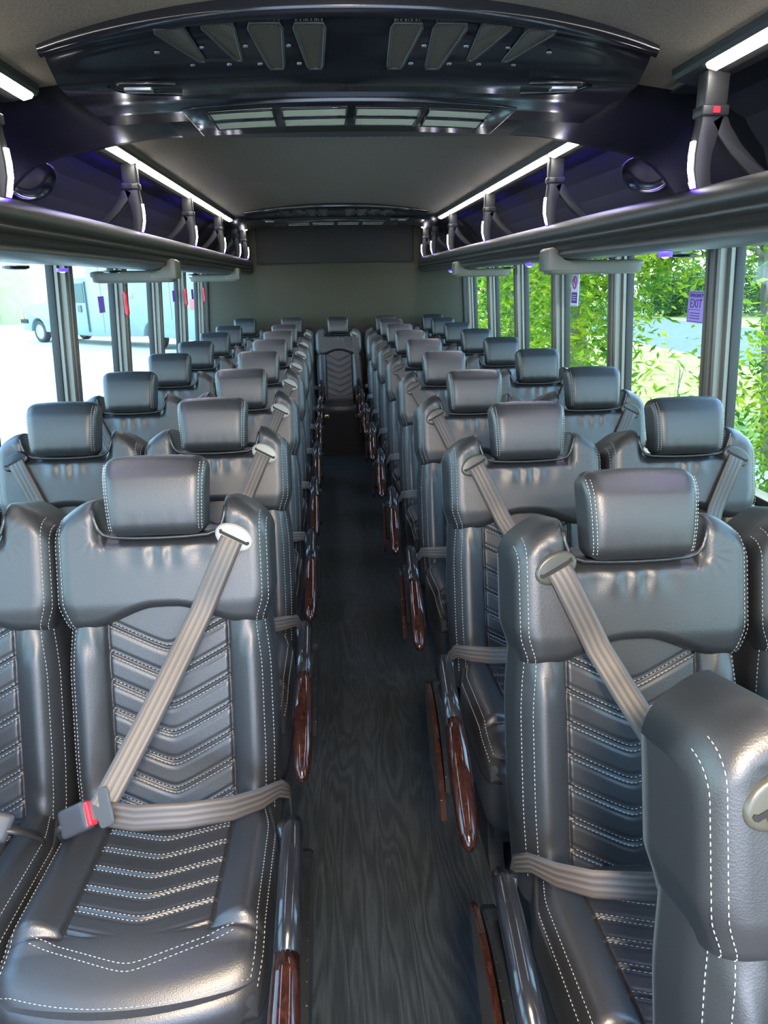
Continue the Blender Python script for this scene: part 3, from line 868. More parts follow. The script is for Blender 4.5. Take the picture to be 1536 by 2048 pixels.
# ------------------------------------------------------------------ luggage racks
RB = {-1: [0.6, 1.88, 3.16, 4.38, 5.56, 6.50, 7.15], 1: [0.6, 1.86, 3.10, 4.34, 5.60, 6.50, 7.15]}
for s in (-1, 1):
    rk = empty('luggage_rack', (X(s, 0.95), Y0 + .3, 1.6), 'black padded overhead luggage rack running above the %s windows' % ('left-hand' if s < 0 else 'right-hand'), 'luggage rack')
    prof = []
    for k in range(13):      # top tube
        a = PI * (1.15 - 1.30 * k / 12)
        prof.append((0.812 - 0.034 * math.cos(PI - a) * -1 if False else 0.812 + 0.034 * math.cos(a), 1.662 + 0.034 * math.sin(a)))
    prof = [(0.85, 1.645), (0.846, 1.668), (0.836, 1.685), (0.822, 1.694), (0.806, 1.694), (0.790, 1.686), (0.779, 1.672), (0.775, 1.658), (0.778, 1.645), (0.786, 1.638),
            (0.778, 1.634), (0.774, 1.626), (0.777, 1.618), (0.786, 1.613), (0.779, 1.609), (0.776, 1.601), (0.780, 1.594), (0.788, 1.590), (0.784, 1.585), (0.786, 1.575), (0.796, 1.570), (0.815, 1.562),
            (0.845, 1.558), (0.90, 1.558), (0.98, 1.564), (1.08, 1.576), (1.185, 1.595), (1.20, 1.60), (1.20, 1.615), (1.0, 1.60), (0.87, 1.60)]
    w = MB().prism([(s * (a - 0.95), b - 1.6) for a, b in prof], 'y', -0.3 + .05, Y1 - Y0 - .3 - .02, smooth=True)
    body = w.build('rack_body', M['rackvinyl'], rk)
    try:
        body.data.set_sharp_from_angle(angle=math.radians(50))
    except Exception: pass
    for y in RB[s]:
        # Y-shaped bracket in the x-z plane
        yy = y - (Y0 + .3)
        bk = MB()
        def Q(u, z): return (s * (u - 0.95), z - 1.6)
        # hanger block
        bk.box((min(Q(.795, 0)[0], Q(.85, 0)[0]), yy - .024, 1.865 - 1.6), (max(Q(.795, 0)[0], Q(.85, 0)[0]), yy + .024, 1.94 - 1.6))
        bk.box((min(Q(.79, 0)[0], Q(.855, 0)[0]), yy - .026, 1.845 - 1.6), (max(Q(.79, 0)[0], Q(.855, 0)[0]), yy + .026, 1.868 - 1.6))
        def strip(c, wds, hy=.019):
            k0 = len(c); L_ = []; R_2 = []
            for i, (u, z) in enumerate(c):
                a = c[max(i - 1, 0)]; b = c[min(i + 1, k0 - 1)]
                tx, tz = b[0] - a[0], b[1] - a[1]; l_ = math.hypot(tx, tz); nx, nz = -tz / l_, tx / l_
                L_.append(Q(u + nx * wds[i], z + nz * wds[i])); R_2.append(Q(u - nx * wds[i], z - nz * wds[i]))
            bk.prism(L_ + R_2[::-1], 'y', yy - hy, yy + hy, smooth=False)
        strip([(.822, 1.852), (.818, 1.825), (.812, 1.795), (.808, 1.765), (.808, 1.735), (.815, 1.70), (.826, 1.68)], [.028, .025, .023, .021, .020, .018, .018])
        strip([(.834, 1.845), (.852, 1.815), (.885, 1.775), (.93, 1.735), (.985, 1.695), (1.04, 1.665), (1.10, 1.64), (1.16, 1.61)], [.020, .018, .0165, .016, .016, .015, .015, .015])
        b = bk.build('bracket', M['plastic'], rk, bevel=.004)
        lm = MB()
        cc = [(.787, 1.795), (.785, 1.765), (.786, 1.735), (.793, 1.708)]
        lm.prism([Q(u - .003, z) for u, z in cc] + [Q(u + .002, z) for u, z in cc[::-1]], 'y', yy - .008, yy + .008)
        tag(lm.build('led_strip', M['ledhang'], b), 'glowing white light strip')
        lm = MB(); cc = [(.793, 1.708), (.800, 1.693)]
        lm.prism([Q(u - .003, z) for u, z in cc] + [Q(u + .002, z) for u, z in cc[::-1]], 'y', yy - .014, yy + .014)
        tag(lm.build('blue_light', M['blue'], b), 'blue glowing tip')
        bt = MB().box((Q(.822, 0)[0] - .008, yy - .030, 1.850 - 1.6), (Q(.822, 0)[0] + .008, yy - .025, 1.863 - 1.6)).build('button', M['red'] if (s > 0 and y < 2) else M['black'], b)
    # under-rack vents and blue courtesy lights
    sn = 'left-hand' if s < 0 else 'right-hand'
    vy = {-1: (2.2, 3.15, 5.0, 6.6), 1: (1.35, 2.15, 4.3, 5.9)}[s]
    for i, y in enumerate(vy):
        vm = MB(); n = 18; R_ = [(0.034, 0), (0.034, -.006), (0.026, -.010), (.018, -.006), (0.0, -.006)]
        V_ = [(r * math.cos(2 * PI * j / n), r * math.sin(2 * PI * j / n), z) for r, z in R_ for j in range(n)]
        vm.add(V_, [(a * n + j, a * n + (j + 1) % n, (a + 1) * n + (j + 1) % n, (a + 1) * n + j) for a in range(4) for j in range(n)])
        o = vm.build('air_vent', M['gloss']); o.location = (X(s, 0.93), y, 1.553)
        tag(o, 'round black air vent under the %s luggage rack, %s from the front' % (sn, ['first', 'second', 'third', 'fourth'][i]), 'air vent', 'air vents under the racks')
    by = {-1: (2.78, 5.3), 1: (2.12, 3.58, 5.9)}[s]
    for i, y in enumerate(by):
        e = empty('reading_light', (X(s, {-1: 1.02, 1: .71 if i == 0 else .66}[s] if False else (1.0 if s < 0 else .86)), y, 1.552),
                  'small round blue light under the %s luggage rack, %s from the front' % (sn, ['first', 'second', 'third'][i]), 'reading light', 'blue reading lights under the racks')
        n = 18; vm = MB(); R_ = [(0.019, .004), (0.019, -.006), (0.015, -.008), (0.011, -.008)]
        V_ = [(r * math.cos(2 * PI * j / n), r * math.sin(2 * PI * j / n), z) for r, z in R_ for j in range(n)]
        vm.add(V_, [(a * n + j, a * n + (j + 1) % n, (a + 1) * n + (j + 1) % n, (a + 1) * n + j) for a in range(3) for j in range(n)])
        vm.build('ring', M['bluering'], e)
        vm = MB(); V_ = [(r * math.cos(2 * PI * j / n), r * math.sin(2 * PI * j / n), z) for r, z in ((.011, -.007), (.006, -.010), (.0, -.011)) for j in range(n)]
        vm.add(V_, [(a * n + j, a * n + (j + 1) % n, (a + 1) * n + (j + 1) % n, (a + 1) * n + j) for a in range(2) for j in range(n)])
        vm.build('lamp', M['ledhang'], e)
    # overhead consoles hanging below the rack, across the seats
    for i, y in enumerate({-1: (3.55, 6.0), 1: (2.95, 5.1)}[s]):
        e = empty('overhead_console', (X(s, 0.95), y, 1.54), 'grey plastic console under the %s luggage rack, %s one' % (sn, ['nearer', 'farther'][i]), 'overhead console', 'grey consoles under the racks')
        a0, a1 = sorted((s * (0.755 - .95), s * (1.125 - .95)))
        me = rbox_mesh('housing', ((a1 - a0) / 2, .06, .026), .014, 8, lambda p: Vector((p.x * (1 if p.z > 0 else .95), p.y, p.z)))
        o = link('housing', me, M['greyplastic'], e); o.location = ((a0 + a1) / 2, 0, -.010)
        c0 = s * (.775 - .95)
        cl = MB(); cl.prism([(s * (.748 - .95), -.022), (s * (.748 - .95), .052), (s * (.762 - .95), .062), (s * (.80 - .95), .058), (s * (.81 - .95), .02), (s * (.86 - .95), .004), (s * (.86 - .95), -.022)], 'y', -.062, .062)
        cl.build('end_clamp', M['greyplastic'], e, bevel=.004)
    # ceiling light strips, one per bay
    segs = []
    yb = [y for y in RB[s]]
    for k in range(len(yb) - 1):
        a, b = yb[k] + .045, yb[k + 1] - .045
        if a < 2.0 < b:
            if s < 0: segs.append((a, 2.08))
            segs.append((2.66, b)); continue
        if a < 6.0 < b: segs.append((a, 6.02)); continue
        if b > 6.9: segs.append((6.72, b)); continue
        segs.append((a, b))
    for i, (a, b) in enumerate(segs):
        if b - a < .05: continue
        lm = MB().prism([(X(s, u), z) for u, z in ((.778, 1.9435), (.783, 1.936), (.803, 1.931), (.809, 1.936), (.805, 1.945))], 'y', a, b)
        o = lm.build('ceiling_light', M['led'])
        tag(o, 'glowing white strip light in the %s ceiling rail, %s from the front' % (sn, ordn[i].replace('front', 'first')), 'strip light', 'white strip lights along the ceiling rails')
    # blue accent strips tucked behind the rail
    for i, (a, b) in enumerate([(0.6, 1.6), (2.75, 3.35), (3.5, 3.95), (4.4, 4.9), (5.5, 5.9), (6.6, 6.95)]):
        lm = MB().prism([(X(s, u), z) for u, z in ((.867, 1.953), (.867, 1.941), (.872, 1.941), (.872, 1.954))], 'y', a, b)
        o = lm.build('accent_light', M['accent'])
        tag(o, 'blue accent light behind the %s ceiling rail, %s from the front' % (sn, ordn[i].replace('front', 'first')), 'accent light', 'blue accent lights behind the rails')
    # oval speakers on the cove
    for y, w_ in ((2.80, 'nearer'),):
        me = bpy.data.meshes.new('speaker'); n = 32; vm = MB()
        R_ = [(1.0, 0.0), (1.0, .012), (.93, .02), (.86, .012), (.80, .004), (.5, -.002), (0, -.004)]
        V_ = []
        for r, d in R_:
            for j in range(n):
                a = 2 * PI * j / n; V_.append((.195 * r * math.cos(a) , .078 * r * math.sin(a), d))
        vm.add(V_, [(a_ * n + j, a_ * n + (j + 1) % n, (a_ + 1) * n + (j + 1) % n, (a_ + 1) * n + j) for a_ in range(len(R_) - 1) for j in range(n)])
        me = vm.mesh('speaker_bowl')
        e = empty('speaker', (X(s, 1.068), y, 1.845), 'black oval speaker on the %s cove above the rack' % sn, 'speaker', 'oval cove speakers')
        o = link('speaker_bowl', me, M['gloss'], e)
        nrm = Vector((-s * .76, 0, -.65)); tx = Vector((0, 1, 0)); ty = nrm.cross(tx)
        o.matrix_basis = Matrix(((tx.x, ty.x, nrm.x, 0), (tx.y, ty.y, nrm.y, 0), (tx.z, ty.z, nrm.z, 0), (0, 0, 0, 1)))

# added warm fill lamps, unseen behind the camera, to brighten the front seats
for y, w_ in ((-0.42, 'nearer the seats'), (-0.95, 'nearer the windscreen')):
    e = empty('added_fill_lamp', (CX, y, 1.985), 'added warm round fill lamp on the front ceiling, %s' % w_, 'fill lamp', 'added fill lamps behind the camera')
    n = 32; vm = MB(); R_ = [(.15, .03), (.15, .0), (.135, -.012), (.12, -.008)]
    V_ = [(r * math.cos(2 * PI * j / n), r * math.sin(2 * PI * j / n), z) for r, z in R_ for j in range(n)]
    vm.add(V_, [(a * n + j, a * n + (j + 1) % n, (a + 1) * n + (j + 1) % n, (a + 1) * n + j) for a in range(3) for j in range(n)]).build('ring', M['plastic'], e)
    vm = MB(); V_ = [(r * math.cos(2 * PI * j / n), r * math.sin(2 * PI * j / n), z) for r, z in ((.12, -.008), (.08, -.022), (.0, -.028)) for j in range(n)]
    vm.add(V_, [(a * n + j, a * n + (j + 1) % n, (a + 1) * n + (j + 1) % n, (a + 1) * n + j) for a in range(2) for j in range(n)]).build('diffuser', M['dome'], e)
# ------------------------------------------------------------------ ceiling arch and air units
def zceil(u): return 2.02 - 0.06 * (abs(u) / 0.84) ** 2
def beam(y0, nm):
    n = 61; us = np.linspace(-1.17, 1.17, n)
    zb = np.interp(np.abs(us), [0, .5, .62, .72, .80, .9, .98, 1.04, 1.09, 1.13, 1.17], [1.942, 1.942, 1.935, 1.918, 1.902, 1.885, 1.86, 1.82, 1.76, 1.70, 1.62])
    zt = np.interp(np.abs(us), [0, .5, .84, .97, 1.04, 1.1, 1.15, 1.17], [2.03, 2.01, 1.975, 1.95, 1.90, 1.83, 1.75, 1.70])
    rows = []
    for yy, k in ((0.0, 0.0), (0.03, 0.30), (0.12, 0.62), (0.22, 0.82), (0.33, .94), (0.37, 1.0), (0.395, 1.0), (0.41, .8), (0.41, 0.0)):
        bow = 0.0
        rows.append(np.stack([CX + us, y0 + yy - (0.14 * (1 - yy / .41)) * sstep(np.abs(us), .60, .70) + 0 * us, zt + (zb - zt) * k], -1))
    me = grid_mesh(nm, np.array(rows))
    o = link(nm, me, M['satin']); tag(o, kind='structure')
beam(2.24, 'trim_8'); beam(6.26, 'trim_9')

def air_unit(y0, label):
    root = empty('air_conditioner', (CX, y0, 1.96), label, 'air conditioner', 'ceiling air units')
    # D-shaped panel. local coords: u, v(y from rim), z below ceiling
    def arc_y(u): return 0.0 + 0.24 * (abs(u) / 0.69) ** 2.3
    UM = 0.672
    def arc_y(u): return 0.19 * (abs(u) / UM) ** 2.3
    n = 61; us = np.linspace(-UM, UM, n)
    VZ = ([0, .045, .267, .40, .56, .9, 1.0], [2.0, 1.985, 1.962, 1.952, 1.941, 1.932, 1.930])
    def zs(u, v): return np.interp(v - 0.4 * arc_y(u) * 0, *VZ) - 0.020 * (np.abs(u) / UM) ** 2 - 1.96
    A = np.array([arc_y(u) for u in us]); rows = []
    for dy, dz in ((0.0, 0.05), (-0.010, 0.0), (-0.006, -.012), (.008, -.018), (.022, -.008), (.034, .002)):
        rows.append(np.stack([us, A + dy, zs(us, 0 * us) + dz], -1))
    yA = A + .045
    for k in (0, .3, .6, 1.0):
        yy = yA + (np.maximum(0.275 + 0 * us, yA + .02) - yA) * k
        rows.append(np.stack([us, yy, zs(us, yy - A * (1 - k))], -1))
    for yv, dz in ((.287, -.008), (.30, -.012), (.40, -.012), (.415, -.002), (.50, .0), (.56, .0), (.70, .004), (.72, .05)):
        rows.append(np.stack([us, np.maximum(yv + 0 * us, yA + .03), zs(us, yv + 0 * us) + dz], -1))
    link('housing', grid_mesh('housing', np.array(rows)), M['gloss'], root)
    SL = [((.078, .036), (.142, .036), (.117, .262), (.086, .262)), ((.163, .036), (.232, .036), (.204, .262), (.172, .262)),
          ((.258, .036), (.324, .040), (.272, .212), (.260, .212)), ((.356, .052), (.420, .060), (.352, .214), (.340, .214))]
    for sgn in (-1, 1):
        for k in range(4):
            quad = [(u - .012, v + .004) for u, v in SL[k]]
            def zz(u, v): return float(zs(u, v - .5 * arc_y(u)))
            qd = []
            for i in range(4):
                a, b = quad[i], quad[(i + 1) % 4]
                for t in (.0, .08, .5, .92):
                    if t == 0: continue
                    qd.append((a[0] + (b[0] - a[0]) * t, a[1] + (b[1] - a[1]) * t))
            ring3 = [(sgn * u, v, zz(u, v) - .004) for u, v in qd]
            fr = MB().tube(ring3 + [ring3[0], ring3[1]], .0034, 8, cap=False).build('grille_frame', M['plastic'], root)
            m_ = len(qd); pm = MB()
            pm.add([(sgn * u, v, zz(u, v) - .0035) for u, v in qd] + [(sgn * u, v, zz(u, v) + .004) for u, v in qd],
                   [tuple(range(m_)), tuple(range(2 * m_ - 1, m_ - 1, -1))] + [(a, (a + 1) % m_, m_ + (a + 1) % m_, m_ + a) for a in range(m_)], 0, False)
            pm.build('grille_mesh', M['mesh_dark'], fr)
            for (u, v) in ((quad[1][0] + .014, quad[1][1] + .11), (quad[2][0] + .020, .245)):
                sm = MB(); nn = 10; V_ = [(sgn * u + r * math.cos(2 * PI * j / nn), v + r * math.sin(2 * PI * j / nn), zz(u, v) - d) for r, d in ((.006, 0), (.005, .003), (0, .004)) for j in range(nn)]
                sm.add(V_, [(a * nn + j, a * nn + (j + 1) % nn, (a + 1) * nn + (j + 1) % nn, (a + 1) * nn + j) for a in range(2) for j in range(nn)])
                sm.build('screw', M['steel'], root)
        c = (sgn * .50, .33); zl = float(zs(.5, .33))
        lt = MB().tube([(c[0] - sgn * .09, .292, zl - .012), (c[0] + sgn * .03, .292, zl - .012), (c[0] + sgn * .062, .31, zl - .013), (c[0] + sgn * .045, .345, zl - .014), (c[0] - sgn * .01, .372, zl - .015), (c[0] - sgn * .09, .378, zl - .014)], .006, 8).build('latch_pocket', M['gloss'], root)
        MB().box((min(c[0] - sgn * .035, c[0] + sgn * .03), .30, zl - .026), (max(c[0] - sgn * .035, c[0] + sgn * .03), .325, zl - .008)).build('latch', M['steel'], lt, bevel=.004)
    def zf(u, v): return float(np.interp(v, [.48, .56, .9], [1.944, 1.940, 1.934])) - 1.96
    fr = MB(); UF = .448
    ul = np.linspace(-UF, UF, 13)
    outline = [(u, .485 + .07 * (u / UF) ** 2) for u in ul] + [(u * .985, .83 + .055 * (u / UF) ** 2) for u in ul[::-1]]
    m_ = len(outline)
    fr.add([(u, v, zf(u, v) - .010) for u, v in outline] + [(u, v, zf(u, v) + .03) for u, v in outline],
           [tuple(range(m_)), tuple(range(2 * m_ - 1, m_ - 1, -1))] + [(i, (i + 1) % m_, m_ + (i + 1) % m_, m_ + i) for i in range(m_)], 0, False)
    frame = fr.build('return_frame', M['gloss'], root, bevel=.004)
    for i in range(4):
        for j in range(2):
            u0, u1 = [(-.375, -.203), (-.181, -.008), (.016, .189), (.212, .384)][i]; u0 -= .005; u1 -= .005
            v0, v1 = ((.522, .606), (.628, .722))[j]; seg = 6
            A_ = [(u0 + (u1 - u0) * t / seg) for t in range(seg + 1)]; dv = lambda u: .075 * (u / UF) ** 2
            q_ = [(u, v0 + dv(u)) for u in A_] + [(u, v1 + dv(u)) for u in A_[::-1]]; m_ = len(q_)
            k = MB(); k.add([(u, v, zf(u, v) - .0125) for u, v in q_] + [(u, v, zf(u, v) - .008) for u, v in q_], [tuple(range(m_)), tuple(range(2 * m_ - 1, m_ - 1, -1))] + [(a, (a + 1) % m_, m_ + (a + 1) % m_, m_ + a) for a in range(m_)], 0, False)
            k.build('lit_filter_mesh', M['mesh_gold_lit'], frame)
            rr = [(u, v, zf(u, v) - .013) for u, v in q_]
            MB().tube(rr + [rr[0]], .0032, 6, cap=False).build('rim', M['gloss'], frame)
    # dark underside behind the return frame
    MB().box((-.52, .72, -.024), (.52, .985, .01)).build('rear_cover', M['black'], root, bevel=.006)
    for k in range(7):
        u = [-.13, -.08, -.03, .0, .07, .12, .17][k]
        MB().tube([(u, .984, -.018), (u, .990, -.018)], .006, 10).build('screw', M['steel'], root)
    return root
air_unit(1.64, 'large black ceiling air unit with trapezoid grilles directly overhead')
air_unit(5.66, 'black ceiling air unit far back near the rear wall')

# ------------------------------------------------------------------ window stickers, handles
def text_obj(body, size, parent, m, loc, rot, sx=1.0):
    cu = bpy.data.curves.new('lettering', 'FONT'); cu.body = body; cu.size = size; cu.align_x = 'CENTER'; cu.align_y = 'CENTER'; cu.extrude = 0.0004
    o = bpy.data.objects.new('tmp', cu); C.objects.link(o)
    dg = bpy.context.evaluated_depsgraph_get(); me = bpy.data.meshes.new_from_object(o.evaluated_get(dg)); me.name = 'lettering'
    bpy.data.objects.remove(o); bpy.data.curves.remove(cu)
    t = link('lettering', me, m, parent); me.materials.clear(); me.materials.append(m)
    t.location = loc; t.rotation_euler = rot; t.scale = (sx, 1, 1); return t
M['purple'] = mat('sticker_lilac', (0.50, 0.36, 0.92), 0.5)
M['violet'] = mat('sticker_violet', (0.26, 0.13, 0.80), 0.5)
M['ink'] = mat('sticker_ink', (0.10, 0.03, 0.30), 0.6)
M['white'] = mat('sticker_white', (0.78, 0.74, 0.92), 0.6)
xg = X(1, 1.243)
e = empty('exit_sign', (xg - .012, 2.662, 1.385), 'lilac EMERGENCY EXIT sticker on the right-hand window glass', 'sign')
MB().box((-.001, -.062, -.055), (.001, .062, .055)).build('plate', M['purple'], e, bevel=.0004)
RW = (PI / 2, 0, -PI / 2)
text_obj('EMERGENCY', .018, e, M['ink'], (-.0018, 0, .038), RW)
text_obj('EXIT', .044, e, M['ink'], (-.0018, 0, .010), RW)
pm = MB()
for a, b in (((-.060, .050), (.060, .052)), ((-.060, -.052), (.060, -.050)), ((-.04, -.011), (.055, -.009))): pm.box((-.0018, a[0], a[1]), (-.001, b[0], b[1]))
for z in (-.022, -.031, -.040): pm.box((-.0018, -.035, z - .0015), (-.001, .04, z + .0015))
pm.box((-.0018, .052, -.045), (-.001, .054, -.012)); pm.build('border', M['ink'], e)
e = empty('window_label', (xg - .014, 4.03, 1.42), 'narrow white label with a round symbol on a right-hand window', 'label')
MB().box((-.001, -.06, -.075), (.001, .06, .11)).build('plate', M['white'], e, bevel=.0004)
pm = MB(); ring = [(-.0025, .03 * math.cos(a), .045 + .03 * math.sin(a)) for a in np.linspace(0, 2 * PI, 21)]
pm.tube(ring, .005, 6, cap=False).tube([(-.0025, -.02, .025), (-.0025, .02, .065)], .004, 6); pm.build('symbol', mat('symbol_magenta', (.5, .1, .45), .5), e)
MB().box((-.002, -.045, -.06), (-.001, .045, -.005)).build('text_block', M['ink'], e)
pm = MB()
for z in (-.020, -.032, -.044): pm.box((-.0026, -.03, z - .002), (-.002, .03, z + .002))
pm.build('text_lines', M['white'], e)
for i, (y, z) in enumerate(((3.98, 1.405), (5.83, 1.41), (6.62, 1.41))):
    o = MB().box((-.001, -.05, -.042), (.001, .05, .038)).build('sticker', M['violet']); o.location = (X(-1, 1.228), y, z)
    tag(o, 'purple sticker on the left-hand glass, %s one from the front' % ['first', 'second', 'third'][i], 'sticker', 'purple window stickers')
for i, y in enumerate((4.215, 5.965, 6.835)):
    e = empty('window_release', (X(-1, 1.164), y, 1.40), 'red emergency release handle on the left-hand window pillar, %s from the front' % ['first', 'second', 'third'][i], 'handle', 'red window release handles')
    me = rbox_mesh('lever', (.009, .020, .062), .006, 5, lambda p: Vector((p.x, p.y * (1 - .2 * (p.z < 0)), p.z))); o = link('lever', me, M['red'], e)
    MB().box((-.014, -.012, -.05), (-.006, .012, .05)).build('mount', M['plastic'], e)

# ------------------------------------------------------------------ outside
GZ = -0.45
def noisy(name, stops, scale, rough=0.9, detail=5, mscale=(1, 1, 1)):
    m = mat(name, stops[0][1], rough, spec=0.2)
    mp = coords(m, scale=mscale)
    n = N(m, 'ShaderNodeTexNoise'); n.inputs['Scale'].default_value = scale; n.inputs['Detail'].default_value = detail
    m.node_tree.links.new(mp.outputs[0], n.inputs[0]); ramp(m, n.outputs[0], stops); return m
M['concrete'] = noisy('pale_concrete', [(0.3, (0.50, 0.50, 0.47)), (0.7, (0.60, 0.59, 0.56))], 1.5)
M['asphalt'] = noisy('asphalt', [(0.3, (0.055, 0.08, 0.078)), (0.7, (0.085, 0.11, 0.105))], 6)
M['lawn'] = noisy('lawn', [(0.3, (0.12, 0.18, 0.03)), (0.5, (0.22, 0.27, 0.06)), (0.7, (0.36, 0.36, 0.13))], 5)
g = MB().box((-60, -30, GZ - .2), (4.6, 90, GZ)); tag(g.build('ground', M['concrete']), kind='structure')
g = MB().prism([(4.6, -30), (9.1, -30), (9.1, 90), (4.6, 90)], 'z', GZ - .2, GZ + .01); 
tag(g.build('ground_lawn', M['lawn']), kind='structure')
g = MB().box((9.1, -30, GZ - .2), (15.2, 90, GZ + .005)); tag(g.build('road', M['asphalt']), kind='structure')
g = MB().box((15.2, -30, GZ - .2), (90, 90, GZ + .01)); tag(g.build('ground_verge', M['lawn']), kind='structure')

def leaf_mat(name, c1, c2, c3):
    m = bpy.data.materials.new(name); m.use_nodes = True; nt = m.node_tree; nt.nodes.clear()
    o = nt.nodes.new('ShaderNodeOutputMaterial'); mx = nt.nodes.new('ShaderNodeMixShader'); mx.inputs[0].default_value = .55
    d = nt.nodes.new('ShaderNodeBsdfDiffuse'); t = nt.nodes.new('ShaderNodeBsdfTranslucent')
    tc_ = nt.nodes.new('ShaderNodeTexCoord'); n = nt.nodes.new('ShaderNodeTexNoise'); n.inputs['Scale'].default_value = 3.0; n.inputs['Detail'].default_value = 4
    nt.links.new(tc_.outputs['Object'], n.inputs[0]); r = nt.nodes.new('ShaderNodeValToRGB')
    r.color_ramp.elements[0].position = .35; r.color_ramp.elements[0].color = (*c1, 1); r.color_ramp.elements[1].position = .68; r.color_ramp.elements[1].color = (*c3, 1)
    e2 = r.color_ramp.elements.new(.5); e2.color = (*c2, 1)
    nt.links.new(n.outputs[0], r.inputs[0]); nt.links.new(r.outputs[0], d.inputs[0]); nt.links.new(r.outputs[0], t.inputs[0])
    nt.links.new(d.outputs[0], mx.inputs[1]); nt.links.new(t.outputs[0], mx.inputs[2]); nt.links.new(mx.outputs[0], o.inputs[0]); return m
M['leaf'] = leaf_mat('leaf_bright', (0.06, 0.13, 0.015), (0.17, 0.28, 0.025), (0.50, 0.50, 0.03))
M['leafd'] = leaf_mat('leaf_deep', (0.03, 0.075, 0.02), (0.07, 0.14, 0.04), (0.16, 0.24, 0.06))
M['bark'] = noisy('bark', [(0.3, (0.10, 0.085, 0.06)), (0.7, (0.24, 0.21, 0.16))], 9, mscale=(3, 3, .5))

rng = np.random.default_rng(3)
def leaves(name, centres, n, spread, size, m, parent):
    """n real leaf blades scattered round branch clumps"""
    centres = np.array(centres); k = rng.integers(0, len(centres), n)
    p = centres[k] + rng.normal(0, 1, (n, 3)) * np.array(spread)
    a = rng.uniform(0, 2 * PI, n); tl = rng.uniform(-0.9, 0.3, n)
    d = np.stack([np.cos(a) * np.cos(tl), np.sin(a) * np.cos(tl), np.sin(tl)], -1)
    up_ = rng.normal(0, 1, (n, 3)); up_[:, 2] += 1.2
    sd_ = np.cross(d, up_); sd_ /= np.linalg.norm(sd_, axis=1)[:, None]; nn = np.cross(sd_, d)
    L = size * rng.uniform(.6, 1.3, n)[:, None]
    v0 = p; v1 = p + d * L * .45 + sd_ * L * .17 - nn * L * .03; v2 = p + d * L - nn * L * .12; v3 = p + d * L * .45 - sd_ * L * .17 - nn * L * .03
    vm_ = p + d * L * .5 + nn * L * .03
    V_ = np.stack([v0, v1, v2, v3, vm_], 1).reshape(-1, 3)
    i = np.arange(n)[:, None] * 5
    Fc = np.concatenate([i + np.array([[0, 1, 4]]), i + np.array([[1, 2, 4]]), i + np.array([[2, 3, 4]]), i + np.array([[3, 0, 4]])])
    me = bpy.data.meshes.new(name); me.from_pydata(V_.tolist(), [], Fc.tolist()); me.update()
    return link(name, me, m, parent)

def tree(x, y, label, group, th, crown, nclump, nleaf, size, m, tr=.12, lean=(0, 0), spread=.28, name='tree', cat='tree'):
    """crown: (cx,cy,cz, rx,ry,rz) relative to base"""
    e = empty(name, (x, y, GZ), label, cat, group)
    cx_, cy_, cz_, rx, ry, rz = crown
    cl = []
    while len(cl) < nclump:
        q = rng.uniform(-1, 1, 3)
        if np.linalg.norm(q) < 1: cl.append((cx_ + q[0] * rx, cy_ + q[1] * ry, cz_ + q[2] * rz))
    tb = MB()
    topp = Vector((lean[0], lean[1], th))
    tb.tube([(0, 0, 0), topp * .3 + Vector((.03, .02, 0)), topp * .65, topp], [tr * 1.25, tr, tr * .8, tr * .55], 10)
    for q in cl[:max(8, nclump // 4)]:
        b = topp * rng.uniform(.45, 1.0); qv = Vector(q); mid = b.lerp(qv, .5) + Vector((0, 0, .15))
        tb.tube([b, mid, qv], [tr * .33, tr * .2, tr * .07], 6)
    tb.build('trunk', M['bark'], e)
    leaves('crown', cl, nleaf, (spread,) * 3, size, m, e)
    return e
GT = 'trees outside the right-hand windows'
tree(2.75, 8.7, 'bright green leafy tree close outside the middle right-hand windows', GT, 3.2, (0, 0, 2.4, .75, 1.5, 2.0), 80, 9500, .12, M['leaf'], .10, (.2, .3))
tree(2.9, 11.8, 'leafy tree seen through the rearmost right-hand windows', GT, 3.4, (0, 0, 2.6, .9, 1.6, 2.2), 80, 8000, .14, M['leaf'], .12)
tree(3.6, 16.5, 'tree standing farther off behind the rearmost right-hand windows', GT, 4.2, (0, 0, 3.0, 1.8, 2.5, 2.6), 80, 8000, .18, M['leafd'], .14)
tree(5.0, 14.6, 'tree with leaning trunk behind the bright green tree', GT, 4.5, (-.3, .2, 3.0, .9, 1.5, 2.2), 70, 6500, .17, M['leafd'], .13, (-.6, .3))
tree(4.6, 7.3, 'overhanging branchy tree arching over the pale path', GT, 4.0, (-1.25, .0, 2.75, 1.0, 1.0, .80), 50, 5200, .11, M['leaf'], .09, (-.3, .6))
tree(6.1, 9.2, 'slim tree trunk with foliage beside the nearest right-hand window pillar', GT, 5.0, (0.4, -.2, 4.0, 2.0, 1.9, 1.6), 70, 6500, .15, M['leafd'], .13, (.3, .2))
tree(3.35, 5.1, 'low bright bush at the right edge of the nearest window', GT, .9, (.1, -.1, .95, .40, .5, .75), 36, 4200, .085, M['leaf'], .05, name='bush', cat='bush')
tree(2.66, 5.55, 'thin young shoot with drooping leaves in front of the pale path', GT, 1.25, (.1, .1, 1.05, .18, .22, .30), 7, 80, .10, M['leaf'], .007, spread=.12, name='sapling', cat='sapling')
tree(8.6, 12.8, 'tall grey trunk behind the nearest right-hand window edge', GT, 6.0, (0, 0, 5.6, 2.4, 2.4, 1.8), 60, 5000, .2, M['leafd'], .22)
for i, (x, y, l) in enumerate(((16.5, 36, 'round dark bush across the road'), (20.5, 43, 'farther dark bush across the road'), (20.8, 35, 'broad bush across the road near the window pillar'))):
    tree(x, y, l, 'bushes across the road', 1.0, (0, 0, 1.1, 2.2, 2.0, 1.1), 40, 4500, .26, M['leafd'], .1, name='bush', cat='bush')
